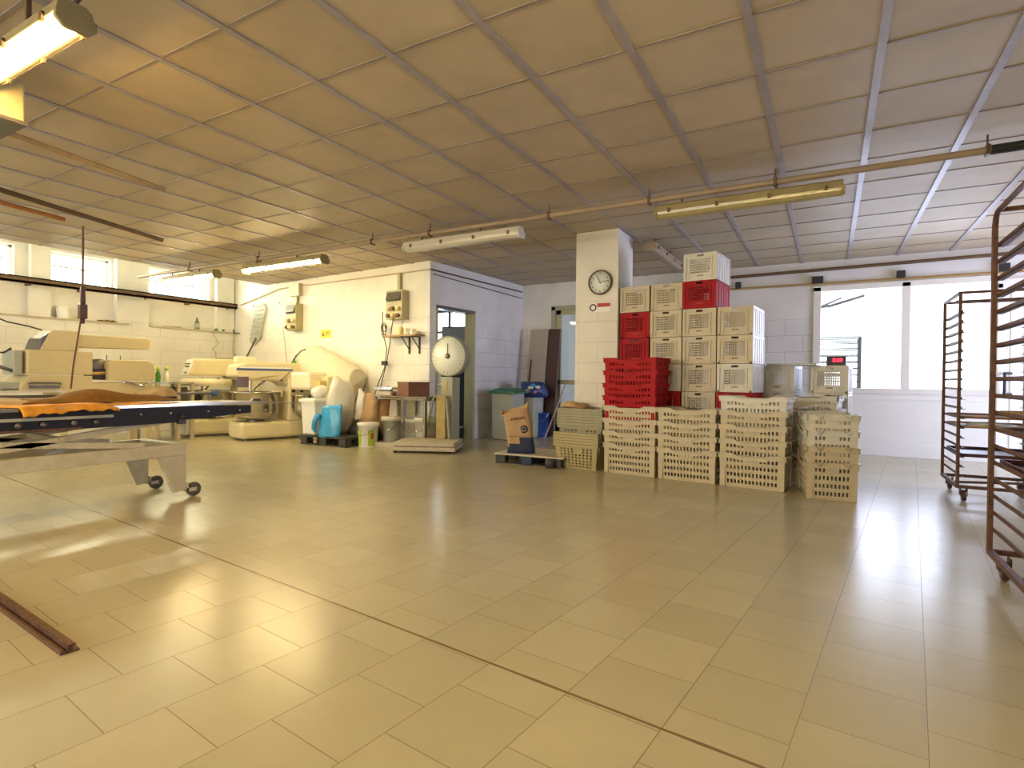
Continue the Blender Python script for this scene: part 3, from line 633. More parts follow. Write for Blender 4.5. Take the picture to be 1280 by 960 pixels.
# ================================================================== crates
def crateA(name, m_, label, L_=.60, Wd=.40, Ht=.335, group=None):
    """stacking bread crate, slotted walls, rim dipped in the middle of its long side; front faces -y, origin front-bottom-left"""
    t = thing(name, label, 'crate', group=group)
    tp = .026; th = .006; b = B()
    def xy(u, v, w, side):
        k = 1-v/Ht; ins = tp*k+w
        if side == 0: return (ins*.6+u*(L_-1.2*tp*k)/L_-w*.6, ins, v)
        if side == 1: return (ins*.6+u*(L_-1.2*tp*k)/L_-w*.6, Wd-ins, v)
        if side == 2: return (ins, ins*.6+u*(Wd-1.2*tp*k)/Wd-w*.6, v)
        return (L_-ins, ins*.6+u*(Wd-1.2*tp*k)/Wd-w*.6, v)
    def marks(n, a, b_, e):
        us = [0, a]
        for i in range(n):
            c0 = a+(b_-a)*i/n; us += [c0+(b_-a)/n*.26, c0+(b_-a)/n*.80]
        return us+[e]
    vz = [0, .018]
    for z0 in (.035, .105, .175, .245): vz += [z0+.004, z0+.040]
    vz += [Ht-.045]
    for side in (0, 1, 2, 3):
        Ln = L_ if side < 2 else Wd; n = 14 if side < 2 else 9
        us = marks(n, .055, Ln-.055, Ln)
        def solid(i, j, n=n):
            hole_u = i >= 2 and (i-2) % 2 == 0 and (i-2)//2 < n
            hole_v = j >= 2 and j % 2 == 0 and j < 10
            if not (hole_u and hole_v): return True
            k = (i-2)//2
            if j == 8: return (n*.36 < k+.5 < n*.64)
            return False
        b.cells(us, vz, solid, lambda u, v, w, s_=side: xy(u, v, w, s_), th)
    # corner posts and bottom
    for cx in (0, 1):
        for cy in (0, 1):
            x0 = .012 if not cx else L_-.050; y0 = .012 if not cy else Wd-.050
            b.box(x0-.005*(1-cx), x0+.043, y0-.005*(1-cy), y0+.043, .004, Ht-.05)
    us = [.02+(L_-.04)*i/21 for i in range(22)]; vv_ = [.02+(Wd-.04)*i/13 for i in range(14)]
    b.cells(us, vv_, lambda i, j: not (i % 2 and j % 2), lambda u, v, w: (u, v, w+.006), .006)
    b.build('body', m_, t)
    # rim
    r = B(); z1 = Ht; z0 = Ht-.052; d = .022
    poly = [(-.012, z0), (-.012, z1), (.13, z1), (.175, z1-d), (L_-.175, z1-d), (L_-.13, z1), (L_+.012, z1), (L_+.012, z0), (L_-.14, z0), (L_-.18, z0-d*.6), (.18, z0-d*.6), (.14, z0)]
    r.prism(poly, -.004, .006); r.prism(poly, Wd-.006, Wd+.004)
    r.box(-.012, 0, -.004, Wd+.004, z0, z1); r.box(L_, L_+.012, -.004, Wd+.004, z0, z1)
    lip = [(-.02, z1-.008), (-.02, z1), (.13, z1), (.175, z1-d), (L_-.175, z1-d), (L_-.13, z1), (L_+.02, z1), (L_+.02, z1-.008), (L_-.13, z1-.008), (L_-.175, z1-d-.008), (.175, z1-d-.008), (.13, z1-.008)]
    r.prism(lip, -.016, .006); r.prism(lip, Wd-.006, Wd+.016)
    r.box(-.022, .006, -.016, Wd+.016, z1-.008, z1); r.box(L_-.006, L_+.022, -.016, Wd+.016, z1-.008, z1)
    r.build('rim', m_, t)
    # carrying loops at the short ends
    for x in (-.03, L_+.03):
        sgn = -1 if x < 0 else 1; x0 = 0 if x < 0 else L_
        for y in (.09, Wd-.09):
            B().tube([(x0+sgn*.01, y-.03, z1-.006), (x0+sgn*.032, y-.026, z1-.012), (x0+sgn*.036, y, z1-.03), (x0+sgn*.032, y+.026, z1-.012), (x0+sgn*.01, y+.03, z1-.006)], .006, 6).build('loop_handle', m_, t)
    return t
def crateB(name, m_, label, Wd=.365, Dp=.56, Ht=.302, pm='brown_print', group=None):
    t = thing(name, label, 'crate', group=group)
    b = B(); th = .006; inn = .012
    # front & back mesh panels
    n = 10; hx0 = .075; hx1 = Wd-.075
    us = [.012]
    for i in range(n):
        c0 = hx0+(hx1-hx0)*i/n; us += [c0, c0+(hx1-hx0)/n*.58]
    us += [Wd-.012]
    vz = [0]
    for j in range(6): vz += [.085+.027*j, .085+.027*j+.018]
    vz += [Ht-.045]
    sol = lambda i, j: not (i % 2 == 1 and j % 2 == 1)
    b.cells(us, vz, sol, lambda u, v, w: (u, inn+w, v), th)
    b.cells(us, vz, sol, lambda u, v, w: (u, Dp-inn-w, v), th)
    # top band with hand slot
    us2 = [.012, Wd*.40, Wd*.60, Wd-.012]; vz2 = [Ht-.045, Ht-.036, Ht-.014, Ht]
    for f_ in (lambda u, v, w: (u, .004+w, v), lambda u, v, w: (u, Dp-.004-w, v)):
        b.cells(us2, vz2, lambda i, j: not (i == 1 and j == 1), f_, .008)
    # frame: corner posts, bottom band
    for x0, x1 in ((0, .03), (Wd-.03, Wd)):
        for y0, y1 in ((0, .03), (Dp-.03, Dp)): b.box(x0, x1, y0, y1, 0, Ht)
    for x0 in (.055, Wd-.065):
        for y in (.004, Dp-.010): b.box(x0, x0+.010, y, y+.008, .0, Ht-.045)
    b.box(.01, Wd-.01, 0, .012, 0, .022); b.box(.01, Wd-.01, Dp-.012, Dp, 0, .022)
    b.box(.03, Wd-.03, .002, .012, Ht-.012, Ht)
    # sides with ribs
    for sx in (0, 1):
        x0 = .004 if not sx else Wd-.010
        b.box(x0, x0+.006, .02, Dp-.02, 0, Ht)
        for k in range(6):
            y = .03+(Dp-.06)*k/5
            b.box((0 if not sx else Wd-.010), (.010 if not sx else Wd), y-.010, y+.010, 0, Ht)
        for z in (0, Ht-.03): b.box((0 if not sx else Wd-.008), (.008 if not sx else Wd), .01, Dp-.01, z, z+.014 if z != Ht-.03 else Ht)
    b.box(.01, Wd-.01, .01, Dp-.01, .002, .010)
    b.build('body', m_, t)
    p = B()
    for k in range(5): p.box(Wd*.5-.034+.014*k, Wd*.5-.034+.014*k+.010, inn-.002, inn, .048, .062+.003*(k % 2))
    p.build('maker_print', pm, t)
    return t
def crateC(name, m_, label, L_=.56, Wd=.38, Ht=.29):
    t = thing(name, label, 'crate'); b = B(); th = .006; tp = .03
    def xy(u, v, w, side):
        k = 1-v/Ht; ins = tp*k+w
        if side == 0: return (tp*k+u*(L_-2*tp*k)/L_, ins, v)
        if side == 1: return (tp*k+u*(L_-2*tp*k)/L_, Wd-ins, v)
        if side == 2: return (ins, tp*k+u*(Wd-2*tp*k)/Wd, v)
        return (L_-ins, tp*k+u*(Wd-2*tp*k)/Wd, v)
    vz = [0]
    for j in range(7): vz += [.022+.033*j, .022+.033*j+.019]
    vz += [Ht-.03]
    for side in range(4):
        Ln = L_ if side < 2 else Wd; n = 9 if side < 2 else 6
        us = [0]
        for i in range(n):
            c0 = .05+(Ln-.10)*i/n; us += [c0+(Ln-.1)/n*.25, c0+(Ln-.1)/n*.75]
        us += [Ln]
        b.cells(us, vz, lambda i, j, n=n: not (i % 2 == 1 and j % 2 == 1 and not (j >= 11 and n*.4 < i/2 < n*.65)), lambda u, v, w, s_=side: xy(u, v, w, s_), th)
    b.box(.035, L_-.035, .035, Wd-.035, .0, .008)
    b.build('body', m_, t)
    r = B()
    r.box(-.014, L_+.014, -.014, 0, Ht-.03, Ht); r.box(-.014, L_+.014, Wd, Wd+.014, Ht-.03, Ht)
    r.box(-.014, 0, 0, Wd, Ht-.03, Ht); r.box(L_, L_+.014, 0, Wd, Ht-.03, Ht)
    r.box(-.018, L_+.018, -.018, .002, Ht-.006, Ht); r.box(-.018, L_+.018, Wd-.002, Wd+.018, Ht-.006, Ht)
    r.box(-.018, .002, -.018, Wd+.018, Ht-.006, Ht); r.box(L_-.002, L_+.018, -.018, Wd+.018, Ht-.006, Ht)
    r.build('rim', m_, t)
    return t
used = {}
def place(key, maker, loc, rz, label, group):
    if key not in used:
        o = maker(label); used[key] = o; o.location = loc; o.rotation_euler = (0, 0, rz); o['group'] = group; o['label'] = label; return o
    return dup(used[key], loc, rz, label, group)
mkA = {m_: (lambda label, m_=m_: crateA('bread_crate', m_, label)) for m_ in ('cream_plastic', 'cream_pale', 'red_plastic')}
mkB = {m_: (lambda label, m_=m_: crateB('tall_crate', m_, label, pm='red_print' if m_ == 'red_plastic' else 'brown_print')) for m_ in ('cream_plastic', 'cream_pale', 'red_plastic')}
mkC = {m_: (lambda label, m_=m_: crateC('small_mesh_crate', m_, label)) for m_ in ('cream_dirty', 'grey_plastic')}
RZ = -.1
def nest(n): return {1: [''], 2: ['bottom', 'top'], 3: ['bottom', 'middle', 'top'], 4: ['bottom', 'second from the floor', 'third from the floor', 'top'],
                     5: ['bottom', 'second from the floor', 'middle', 'second from the top', 'top']}[n]
def stackA(x, y, rz, mats, name, grp, dz=.128, z0=0):
    n = len(mats)
    for i, m_ in enumerate(mats):
        col_ = {'cream_plastic': 'cream', 'cream_pale': 'whitish', 'red_plastic': 'red'}[m_]
        jx = random.uniform(-.004, .004); jy = random.uniform(-.003, .003)
        place('A'+m_, mkA[m_], (x+jx, y+jy, z0+i*dz), rz, f'{nest(n)[i]} {col_} crate of the {name}', grp)
cp, cw, rd = 'cream_plastic', 'cream_pale', 'red_plastic'
stackA(-2.20, 5.99, RZ, [cp]*4, 'front stack under the red crates', 'cream crates under the red ones', .140)
stackA(-2.20, 5.99, RZ, [rd]*4, 'red stack on the front left crates', 'red crates on the front left stack', .140, .53)
stackA(-1.57, 5.92, RZ, [cp]*4, 'front stack just right of the red crates', 'front stack right of the red crates', .140)
stackA(-.94, 5.87, RZ, [cp]*4+[cw], 'five high front stack', 'five high front stack', .140)  # top crate: light falling on it is put into a paler plastic
stackA(-.80, 6.30, RZ, [cp]*4, 'stack hidden behind the five high front stack', 'stack behind the five high front stack', .140)
used_r = stackA(.235, 5.66, PI/2+.17, [cp, cp, cw, cw], 'rightmost front stack standing closest to the camera', 'rightmost front stack', .140)  # upper two crates use paler plastic to stand in for light on them
stackA(-.52, 6.72, -.15, [cp, cp, cp, cw, cw], 'stack behind, left of the red display', 'stack behind left of the red display', .140)
# wall of tall crates
cols = [(-2.190, 6.489, [cp, cp, cp, cp, rd, rd, cp], 'first (leftmost) tall column'), (-1.815, 6.452, [cp, cp, rd, cw, cp, cp, cp], 'second tall column'),
        (-1.438, 6.414, [cp, cp, cp, cp, cp, cp, rd, cw], 'highest tall column'), (-1.062, 6.376, [cp, cp, rd, cw, cp, cp], 'tall column right of the highest one')]
ordn = ['first', 'second', 'third', 'fourth', 'fifth', 'sixth', 'seventh', 'eighth']
for x, y, mm, nm in cols:
    for i, m_ in enumerate(mm):
        col_ = {'cream_plastic': 'cream', 'cream_pale': 'whitish', 'red_plastic': 'red'}[m_]
        lev = 'topmost' if i == len(mm)-1 else ordn[i]+' from the floor'
        place('B'+m_, mkB[m_], (x+random.uniform(-.004, .004), y+random.uniform(-.006, .006), i*.307), RZ+random.uniform(-.008, .008),
              f'{col_} tall crate, {lev}, in the {nm}', 'tall crates of the '+nm)
# low tall-type crates: behind right column and under display
for i in range(4):
    place('B'+cw, mkB[cw], (-.70, 7.05, i*.307), RZ, f'whitish tall crate under the grey tray, {["bottom", "second", "third", "top"][i]} one of its stack', 'tall crates behind the right column')
for i in range(4):
    place('B'+cw, mkB[cw], (-.18, 7.10, i*.307), RZ, f'whitish tall crate, {["bottom", "second", "third", "top"][i]} in the stack that carries the red display', 'tall crates under the red display')
# small mesh crates at the left end
for i in range(5):
    place('Ccream_dirty', mkC['cream_dirty'], (-2.83, 6.05, i*.033), RZ, 'yellowed mesh crate standing on the floor under nested ones' if i == 0 else f'yellowed mesh crate nested in the low left stack, {ordn[i]} from the floor', 'nested yellowed mesh crates')
for i in range(7):
    place('Cgrey_plastic', mkC['grey_plastic'], (-2.79+.003*(i % 2), 6.07, .215+i*.033), RZ-.01, f'greyed mesh crate nested on the yellowed ones, {ordn[i]} of the grey ones from below', 'nested greyed mesh crates')
# crumpled sack on top of them
def blob(name, m_, c, s_, label=None, cat=None, parent=None, seed=0, nz=.25, sub=3, rz=0, flat=None):
    rnd = random.Random(seed); bm = bmesh.new(); bmesh.ops.create_icosphere(bm, subdivisions=sub, radius=1)
    ph = [(rnd.uniform(-3, 3), rnd.uniform(-3, 3), rnd.uniform(-3, 3), rnd.uniform(0, 6)) for _ in range(7)]
    for v in bm.verts:
        d = sum(math.sin(a*v.co.x*1.6+b_*v.co.y*1.6+c_*v.co.z*1.6+p)/7 for a, b_, c_, p in ph)
        q = v.co*(1+nz*d*2); q.x *= s_[0]; q.y *= s_[1]; q.z *= s_[2]
        if flat is not None and q.z < flat: q.z = flat
        v.co = q
    if rz: bmesh.ops.rotate(bm, verts=bm.verts, cent=(0, 0, 0), matrix=Matrix.Rotation(rz, 3, 'Z'))
    me = bpy.data.meshes.new(name); bm.to_mesh(me); bm.free()
    for p in me.polygons: p.use_smooth = True
    me.materials.append(MT[m_]); o = bpy.data.objects.new(name, me); C.objects.link(o); o.location = c
    if parent is not None: o.parent = parent
    if label: o['label'] = label; o['category'] = cat
    return o
blob('paper_sack', 'canvas_tan', (-2.68, 6.24, .715), (.17, .13, .05), 'crumpled cream sack lying on the greyed mesh crates', 'sack', seed=3, nz=.35, flat=-.035)
# grey lid and small display
t = thing('flat_tray', 'thin grey metal tray on top of the crates behind the right column', 'tray', (-.62, 7.0, 1.224), RZ)
B().box(0, .50, 0, .40, 0, .008).box(0, .50, 0, .008, .008, .02).box(.492, .5, 0, .4, .008, .02).build('sheet', 'dark_steel', t)
t = thing('weighing_display', 'small black weighing display with red digits on top of the crates', 'display', (-.03, 7.2, 1.223), RZ)
B().prism([(0, 0), (.10, 0), (.075, .105), (.015, .105)], 0, .19, 'x').build('case', 'black', t, bevel=.008)
text_mesh('0.00', .055, Matrix.Translation((.11, .0015, .062)) @ Matrix.Rotation(PI/2-.15, 4, 'X'), 'digits', 'red_led', t, .003)
B().box(.055, .165, .002, .006, .038, .09).build('screen', 'red_print', t)

# ================================================================== pallet with paper bag
t = thing('pallet', 'low dark pallet with a board on top, carrying the paper bag', 'pallet', (-3.60, 5.93, 0), .03)
B().box(0, .92, 0, .70, .105, .125).build('top_board', 'marble', t)
for x in (0, .36, .74):
    for y in (0, .30, .58): B().box(x+.01, x+.15, y+.01, y+.11, .0, .105).build('block', 'pallet' if x != .36 else 'bag_navy', t, bevel=.01)
B().box(.02, .9, .02, .12, .0, .015).build('runner', 'pallet', t)
B().lathe([(.0, 0), (.055, .0), (.06, .05), (.055, .10), (0, .10)], (-2.83, 5.93, 0), 14).build('roller_block', 'pallet', label='dark round block on the floor between the pallet and the mesh crates', category='block')
t = thing('paper_bag', 'open brown paper flour bag with dark blue base and round emblem', 'bag', (-3.31, 6.10, .125), .35)
Wb, Db, Hb = .17, .08, .56
vs_ = []; fs = []; n = 28; rows = 14
for j in range(rows+1):
    v = j/rows; z = Hb*v
    for i in range(n):
        a = 2*PI*i/n; cx = math.copysign(abs(math.cos(a))**.45, math.cos(a)); cy = math.copysign(abs(math.sin(a))**.45, math.sin(a))
        w_ = Wb*(1-.06*math.sin(v*PI)+.02*math.sin(9*v+i)); d_ = Db*(1+.25*math.sin(v*PI))+.006*math.sin(7*v+2.3*i)
        lean = -.16*v*v*.6
        zz = z
        if v > .8: zz += (v-.8)/.2*(.055*cx + .012*math.sin(3*a)) - (.05*(v-.8)/.2 if cy < 0 else 0)
        vs_.append((w_*cx+lean, d_*cy, zz))
mi = []
for j in range(rows):
    for i in range(n):
        fs.append((j*n+i, j*n+(i+1) % n, (j+1)*n+(i+1) % n, (j+1)*n+i))
b = B()
for j in range(rows):
    for i in range(n):
        f_ = (j*n+i, j*n+(i+1) % n, (j+1)*n+(i+1) % n, (j+1)*n+i)
        b.f.append(list(f_)); b.m.append(1 if (j < 3 if i < 21 else j < 5) and not (14 < i < 18 and j > 1) else 0); b.sm.append(True)
b.v = vs_; b.add([vs_[i] for i in range(n)], [tuple(range(n))], 1)
o = b.build('bag_body', ['kraft', 'bag_navy'], t, fix=True); sm = o.modifiers.new('s', 'SOLIDIFY'); sm.thickness = .006; sm.offset = -1
Me = Matrix.Rotation(PI/2, 4, 'X')
B().lathe([(.048, .095), (.048, .101), (.0, .101)], (.045, 0, .30), 24, M=Me).build('emblem', 'bag_navy', t)
B().lathe([(.03, .101), (.03, .103), (.02, .103), (.02, .101)], (.045, 0, .30), 16, M=Me, cap=False).build('emblem_ring', 'kraft', t)
p = B()
for k in range(7): p.box(-.12+.027*k, -.10+.027*k, -.100, -.094, .40+.004*k, .43+.005*(k % 3)+.004*k)
for k in range(9): p.box(-.15+.03*k, -.13+.03*k, -.102, -.096, .205-.002*(k % 2), .213)
p.build('bag_print', 'brown_print', t)

# ================================================================== bins and boards by the partition
def onS(a, d=0, z=0): return MPS @ Vector((a, -d, z))      # a metres back along side wall, d in front of it
def bin_box(w, dp, hh, tpr=.88):
    b = B(); V = []
    for z, k in ((0, tpr), (hh, 1.0)):
        for sx, sy in ((-1, -1), (1, -1), (1, 1), (-1, 1)): V.append((sx*w/2*k, sy*dp/2*k, z))
    b.add(V, [(0, 1, 2, 3), (4, 5, 6, 7), (0, 1, 5, 4), (1, 2, 6, 5), (2, 3, 7, 6), (3, 0, 4, 7)])
    return b
t = thing('waste_bin', 'tall grey plastic bin with a green lid against the partition', 'bin', (-4.83, 8.40, 0), .05)
bin_box(.42, .46, .80).build('bin_body', 'bin_grey', t, bevel=.02)
b = B(); b.add([(-.25, -.27, .79), (.25, -.27, .79), (.25, .27, .79), (-.25, .27, .79), (-.24, -.26, .83), (.24, -.26, .83), (.24, .26, .83), (-.24, .26, .83), (-.12, -.12, .88), (.14, -.12, .88), (.14, .14, .88), (-.12, .14, .88)],
    [(3, 2, 1, 0), (0, 1, 5, 4), (1, 2, 6, 5), (2, 3, 7, 6), (3, 0, 4, 7), (4, 5, 9, 8), (5, 6, 10, 9), (6, 7, 11, 10), (7, 4, 8, 11), (8, 9, 10, 11)])
b.build('lid', 'green_lid', t, bevel=.012)
t = thing('waste_bin', 'blue grey bin holding a full dark blue rubbish bag', 'bin', (-4.72, 8.98, 0), .05)
bin_box(.40, .42, .72).build('bin_body', 'bin_grey', t, bevel=.02)
t = thing('rubbish_bag', 'dark blue rubbish bag with colourful scraps bulging from the rear bin', 'bag', (-4.66, 8.96, .83))
blob('sack_body', 'blue_bag', (0, 0, 0), (.27, .25, .18), parent=t, seed=5, nz=.2, flat=-.115)
for k, (dx, dy, dz, m_) in enumerate([(.08, -.20, .06, 'white_paper'), (.15, -.17, -.01, 'pink'), (.02, -.23, .00, 'bin_grey'), (.18, -.12, .07, 'white_paper'), (.1, -.2, -.05, 'black'), (.13, -.2, .10, 'blue_film')]):
    blob('scrap', m_, (dx, dy, dz), (.045, .03, .03), parent=t, seed=20+k, nz=.5, sub=2)
t = thing('plastic_bucket', 'blue plastic bucket on the floor in front of the leaning boards', 'bucket', (-4.55, 9.12, 0))
B().lathe([(.12, 0), (.15, .42), (.165, .42), (.165, .44), (.15, .44), (.14, .42), (.112, .02), (0, .02)], n=24).build('body', 'blue_bucket', t)
B().tube([(-.16, 0, .42), (-.1, -.14, .30), (0, -.17, .27), (.1, -.14, .30), (.16, 0, .42)], .005, 6).build('handle', 'steel', t)
def leaning(name, label, x0, x1, m_, zt, thick=.04, y0=9.20, y1=9.50):
    b = B(); b.prism([(y0, 0), (y0+thick, 0), (y1+thick, zt), (y1, zt)], x0, x1, 'x')
    return b.build(name, m_, label=label, category='board', bevel=.003)
leaning('door_panel', 'pale grey door panel leaning upright beside the doorway', -4.98, -4.60, 'grey_board', 1.98)
leaning('wooden_board', 'dark red brown board leaning right of the pale panel', -4.585, -4.36, 'dark_wood', 1.98, .05, 9.22, 9.50)
leaning('wooden_board', 'narrow dark strip leaning in front of the pale panel', -4.93, -4.90, 'dark_wood', 1.62, .02, 9.10, 9.46)
B().tube([(-4.38, 8.95, .0), (-4.22, 9.45, .95)], .013, 8).build('broom_stick', 'grey_board', label='thin pale stick leaning beside the blue bucket', category='stick')
# navy door leaf seen through the office doorway
t = thing('navy_door_leaf', 'tall dark navy cabinet standing inside the office doorway', 'doorleaf', (-6.02, 8.52, 0), .18)
B().box(-.30, .42, 0, .38, .04, 2.0).build('body', 'navy', t, bevel=.01)
B().box(-.29, .41, -.012, 0, 1.62, 1.98).build('upper_panel', 'dark_steel', t)
B().box(.385, .40, -.02, 0, .8, 1.1).build('handle', 'steel', t)
t = thing('office_table', 'small table with papers low inside the office doorway', 'table', (-5.85, 8.0, 0))
B().box(-.15, .30, -.1, .15, .18, .20).build('top', 'cream_pale', t)
for x in (-.13, .28): B().box(x-.015, x+.015, -.08, .13, 0, .18).build('leg', 'dark_steel', t)

# ================================================================== floor scale
t = thing('platform_scale', 'big floor platform scale with a round dial on a green grey column', 'scale', (-4.95, 6.38, 0), -.02)
ps = Matrix.Rotation(.45, 4, 'Z')
q = B(); q.box(-.47, .42, -.30, .36, .03, .085, 0, ps); q.build('base', 'marble', t, bevel=.006)
q = B(); q.box(-.45, .40, -.28, .34, .092, .150, 0, ps); q.build('platform', 'marble', t, bevel=.008)
for sx, sy in ((-.43, -.26), (.38, -.26), (.38, .32), (-.43, .32)):
    p = ps @ Vector((sx, sy, 0)); B().lathe([(.025, 0), (.025, .03)], (p.x, p.y, 0), 10).build('foot', 'pallet', t)
B().box(-.10, .12, .36, .56, .08, 1.06).build('column', 'scale_green', t, bevel=.02)
B().box(-.075, .03, .352, .362, .80, 1.0).build('column_panel', 'box_olive', t)
B().box(-.07, .10, .22, .36, .152, .78).build('front_box', 'box_brown', t, bevel=.01)
B().tube([(-.27, .22, .14), (-.14, .24, .72), (-.10, .24, .77), (.06, .24, .77), (.11, .24, .72), (.16, .25, .14)], .018, 8).build('guard_rail', 'scale_green', t)
Md = Matrix.Translation((.02, .46, 1.365)) @ Matrix.Rotation(-.02+.15, 4, 'Z') @ Matrix.Rotation(PI/2, 4, 'X')
B().lathe([(.0, -.10), (.26, -.10), (.29, -.06), (.30, .06), (.30, .10), (.285, .115), (.275, .10)], n=40, M=Md).build('dial_case', 'scale_green', t)
B().lathe([(.28, .085), (.28, .102), (0, .102)], n=40, M=Md).build('dial', 'scale_face', t)
B().lathe([(.04, .102), (.035, .125), (0, .125)], n=16, M=Md).build('hub', 'dark_steel', t)
pb = B(); pb.box(-.005, .005, 0, .19, .106, .110, 0, Md); pb.build('needle', 'black', t)
tk = B()
for k in range(24):
    a = 2*PI*k/24; M2 = Md @ Matrix.Rotation(a, 4, 'Z'); tk.box(-.002, .002, .235, .262, .102, .104, 0, M2)
tk.build('dial_marks', 'dark_steel', t)
B().tube([(-.10, .46, .95), (-.19, .44, .95)], .02, 8).build('side_knob', 'steel', t)

# ================================================================== steel table with box and small scale
TX = -5.66
t = thing('work_table', 'small grey steel table carrying the brown box', 'table', (TX-.01, 6.55, 0), ang)
B().box(-.55, .55, 0, .42, .735, .765).box(-.54, .54, .01, .41, .70, .735).build('top', 'steel', t, bevel=.004)
for x in (-.50, .05, .50):
    for y in (.03, .38):
        if x == .05 and y == .38: continue
        B().box(x-.022, x+.022, y-.02, y+.025, 0, .735).build('leg', 'steel', t)
B().box(-.12, .03, .30, .33, .45, .73).build('hanging_plate', 'box_olive', t)
t = thing('storage_box', 'brown leather look box on the steel table', 'box', (-5.44, 6.53, .765), -.45)
B().box(-.2, .2, -.12, .22, 0, .19).build('body', 'brown_box', t, bevel=.006); B().box(-.205, .205, -.125, .225, .19, .215).build('lid', 'brown_box', t, bevel=.004)
t = thing('tabletop_scale', 'small steel tabletop scale left of the brown box', 'scale', (-5.98, 6.62, .765), .2)
B().box(-.13, .13, -.10, .10, 0, .07).build('base', 'marble', t, bevel=.01)
B().prism([(-.16, .12), (-.13, .09), (.13, .09), (.16, .12), (.16, .13), (-.16, .13)], -.12, .12, 'y').build('pan', 'steel', t)
B().box(-.07, .07, -.06, .06, .07, .095).build('neck', 'dark_steel', t)
B().lathe([(.05, 0), (.05, .05), (.04, .055), (0, .055)], (-5.79, 6.55, .765), 14).build('brown_jar', 'brown_box', label='small brown jar between the small scale and the brown box', category='jar')
# buckets
def bucket(x, y, r, hh, m_, label, grp='buckets by the work table', lidm=None, handle=True):
    t = thing('bucket', label, 'bucket', (x, y, 0), random.uniform(-.3, .3), grp)
    B().lathe([(r*.86, 0), (r*.97, hh*.86), (r*1.03, hh*.86), (r*1.03, hh*.90), (r, hh*.90)], n=28).build('body', m_, t)
    B().lathe([(r, hh*.88), (r*1.06, hh*.89), (r*1.06, hh*.96), (r*1.02, hh), (0, hh*.985)], n=28).build('lid', lidm or m_, t)
    if handle: B().tube([(r*1.03*math.cos(a), -r*1.05*abs(math.sin(a))-.005, hh*.82-.12*math.sin(a)) for a in [PI*i/10 for i in range(11)]], .004, 6).build('handle', 'steel', t)
    return t
t = bucket(-6.04, 6.28, .155, .36, 'white_panel', 'white bucket with lime green labels in front of the pallet')
t.rotation_euler.z = 0
for a0, a1, m_ in ((-2.3, -1.6, 'green_label'), (-.80, -.05, 'green_label'), (-.55, -.25, 'red_label')):
    rr = .002 if m_ == 'green_label' else .004; b = B(); vs_ = []
    z0, z1 = (.02, .25) if m_ == 'green_label' else (.12, .21)
    for k in range(9):
        a = a0+(a1-a0)*k/8
        for z in (z0, z1):
            r_ = .155*(.86+.11*z/(.36*.86))+rr; vs_.append((r_*math.cos(a), r_*math.sin(a), z))
    b.add(vs_, [(2*k, 2*k+2, 2*k+3, 2*k+1) for k in range(8)], 0, True); b.build('print_patch', m_, t)
bucket(-5.86, 6.60, .15, .44, 'bin_grey', 'greyish bucket with lid standing behind the lime labelled bucket', lidm='cream_pale')
bucket(-5.33, 6.80, .19, .44, 'cream_pale', 'large cream bucket under the steel table, with a wire handle')
bucket(-5.62, 6.82, .13, .40, 'cream_pale', 'narrow cream bucket behind the middle leg of the steel table')
t = thing('floor_slab', 'low grey slab on the floor behind the platform scale', 'slab', (-5.75, 6.36, 0), .1)
B().box(-.25, .28, -.06, .2, 0, .07).build('slab', 'marble', t, bevel=.005)

# ================================================================== dark pallet with sacks
t = thing('plastic_pallet', 'dark grey plastic pallet under the white tub and blue bag', 'pallet', (-7.10, 5.92, 0), .02)
pm_ = B(); pm_.box(0, .95, 0, .78, .115, .145)
pm_.build('deck', 'pallet', t, bevel=.006)
for x in (.0, .40, .80):
    for y in (.0, .32, .64): B().box(x, x+.14, y, y+.13, 0, .115).build('foot_block', 'pallet', t, bevel=.008)
B().box(0, .95, .0, .10, 0, .02).box(0, .95, .66, .76, 0, .02).build('skid', 'pallet', t)
t = thing('rectangular_tub', 'tall white plastic tub on the dark pallet', 'tub', (-6.99, 6.14, .145), -.1)
bin_box(.36, .34, .56, .86).build('body', 'white_panel', t, bevel=.02)
B().box(-.20, .20, -.19, .19, .50, .55).build('rim', 'white_panel', t, bevel=.008)
blob('plastic_bag', 'plastic_film', (-6.70, 6.36, .60), (.20, .21, .46), 'large translucent grey plastic bag filled behind the white tub', 'bag', seed=9, nz=.16, flat=-.455)
blob('plastic_bag', 'white_paper', (-6.98, 6.18, .79), (.11, .10, .10), 'crumpled white bag on the rim of the white tub', 'bag', seed=12, nz=.3, flat=-.09)
# blue bag, folded sheet shape
b = B(); nx, nz_ = 10, 10; vs_ = []
for sgn in (-1, 1):
    for j in range(nz_+1):
        for i in range(nx+1):
            u = i/nx; v = j/nz_
            w_ = .40*(1-.12*v); x = (u-.5)*w_+.05*v
            thk = .055*math.sin(PI*u)**.5*(1.1-.8*v)+.012*math.sin(9*u+5*v)
            z = .46*v-.03*math.sin(PI*u*1.0)*(1-v)+(.04*(u-.4) if v > .9 else 0)
            vs_.append((x, sgn*max(thk, .004), z+.03))
K = (nx+1)*(nz_+1)
for s_ in (0, 1):
    b_f = [(s_*K+j*(nx+1)+i, s_*K+j*(nx+1)+i+1, s_*K+(j+1)*(nx+1)+i+1, s_*K+(j+1)*(nx+1)+i) for j in range(nz_) for i in range(nx)]
    if s_ == 0: b.v = vs_
    for f_ in b_f: b.f.append(list(f_)); b.m.append(0); b.sm.append(True)
for i in range(nx): b.f.append([i, i+1, K+i+1, K+i]); b.m.append(0); b.sm.append(True); j0 = nz_*(nx+1); b.f.append([j0+i, j0+i+1, K+j0+i+1, K+j0+i]); b.m.append(0); b.sm.append(True)
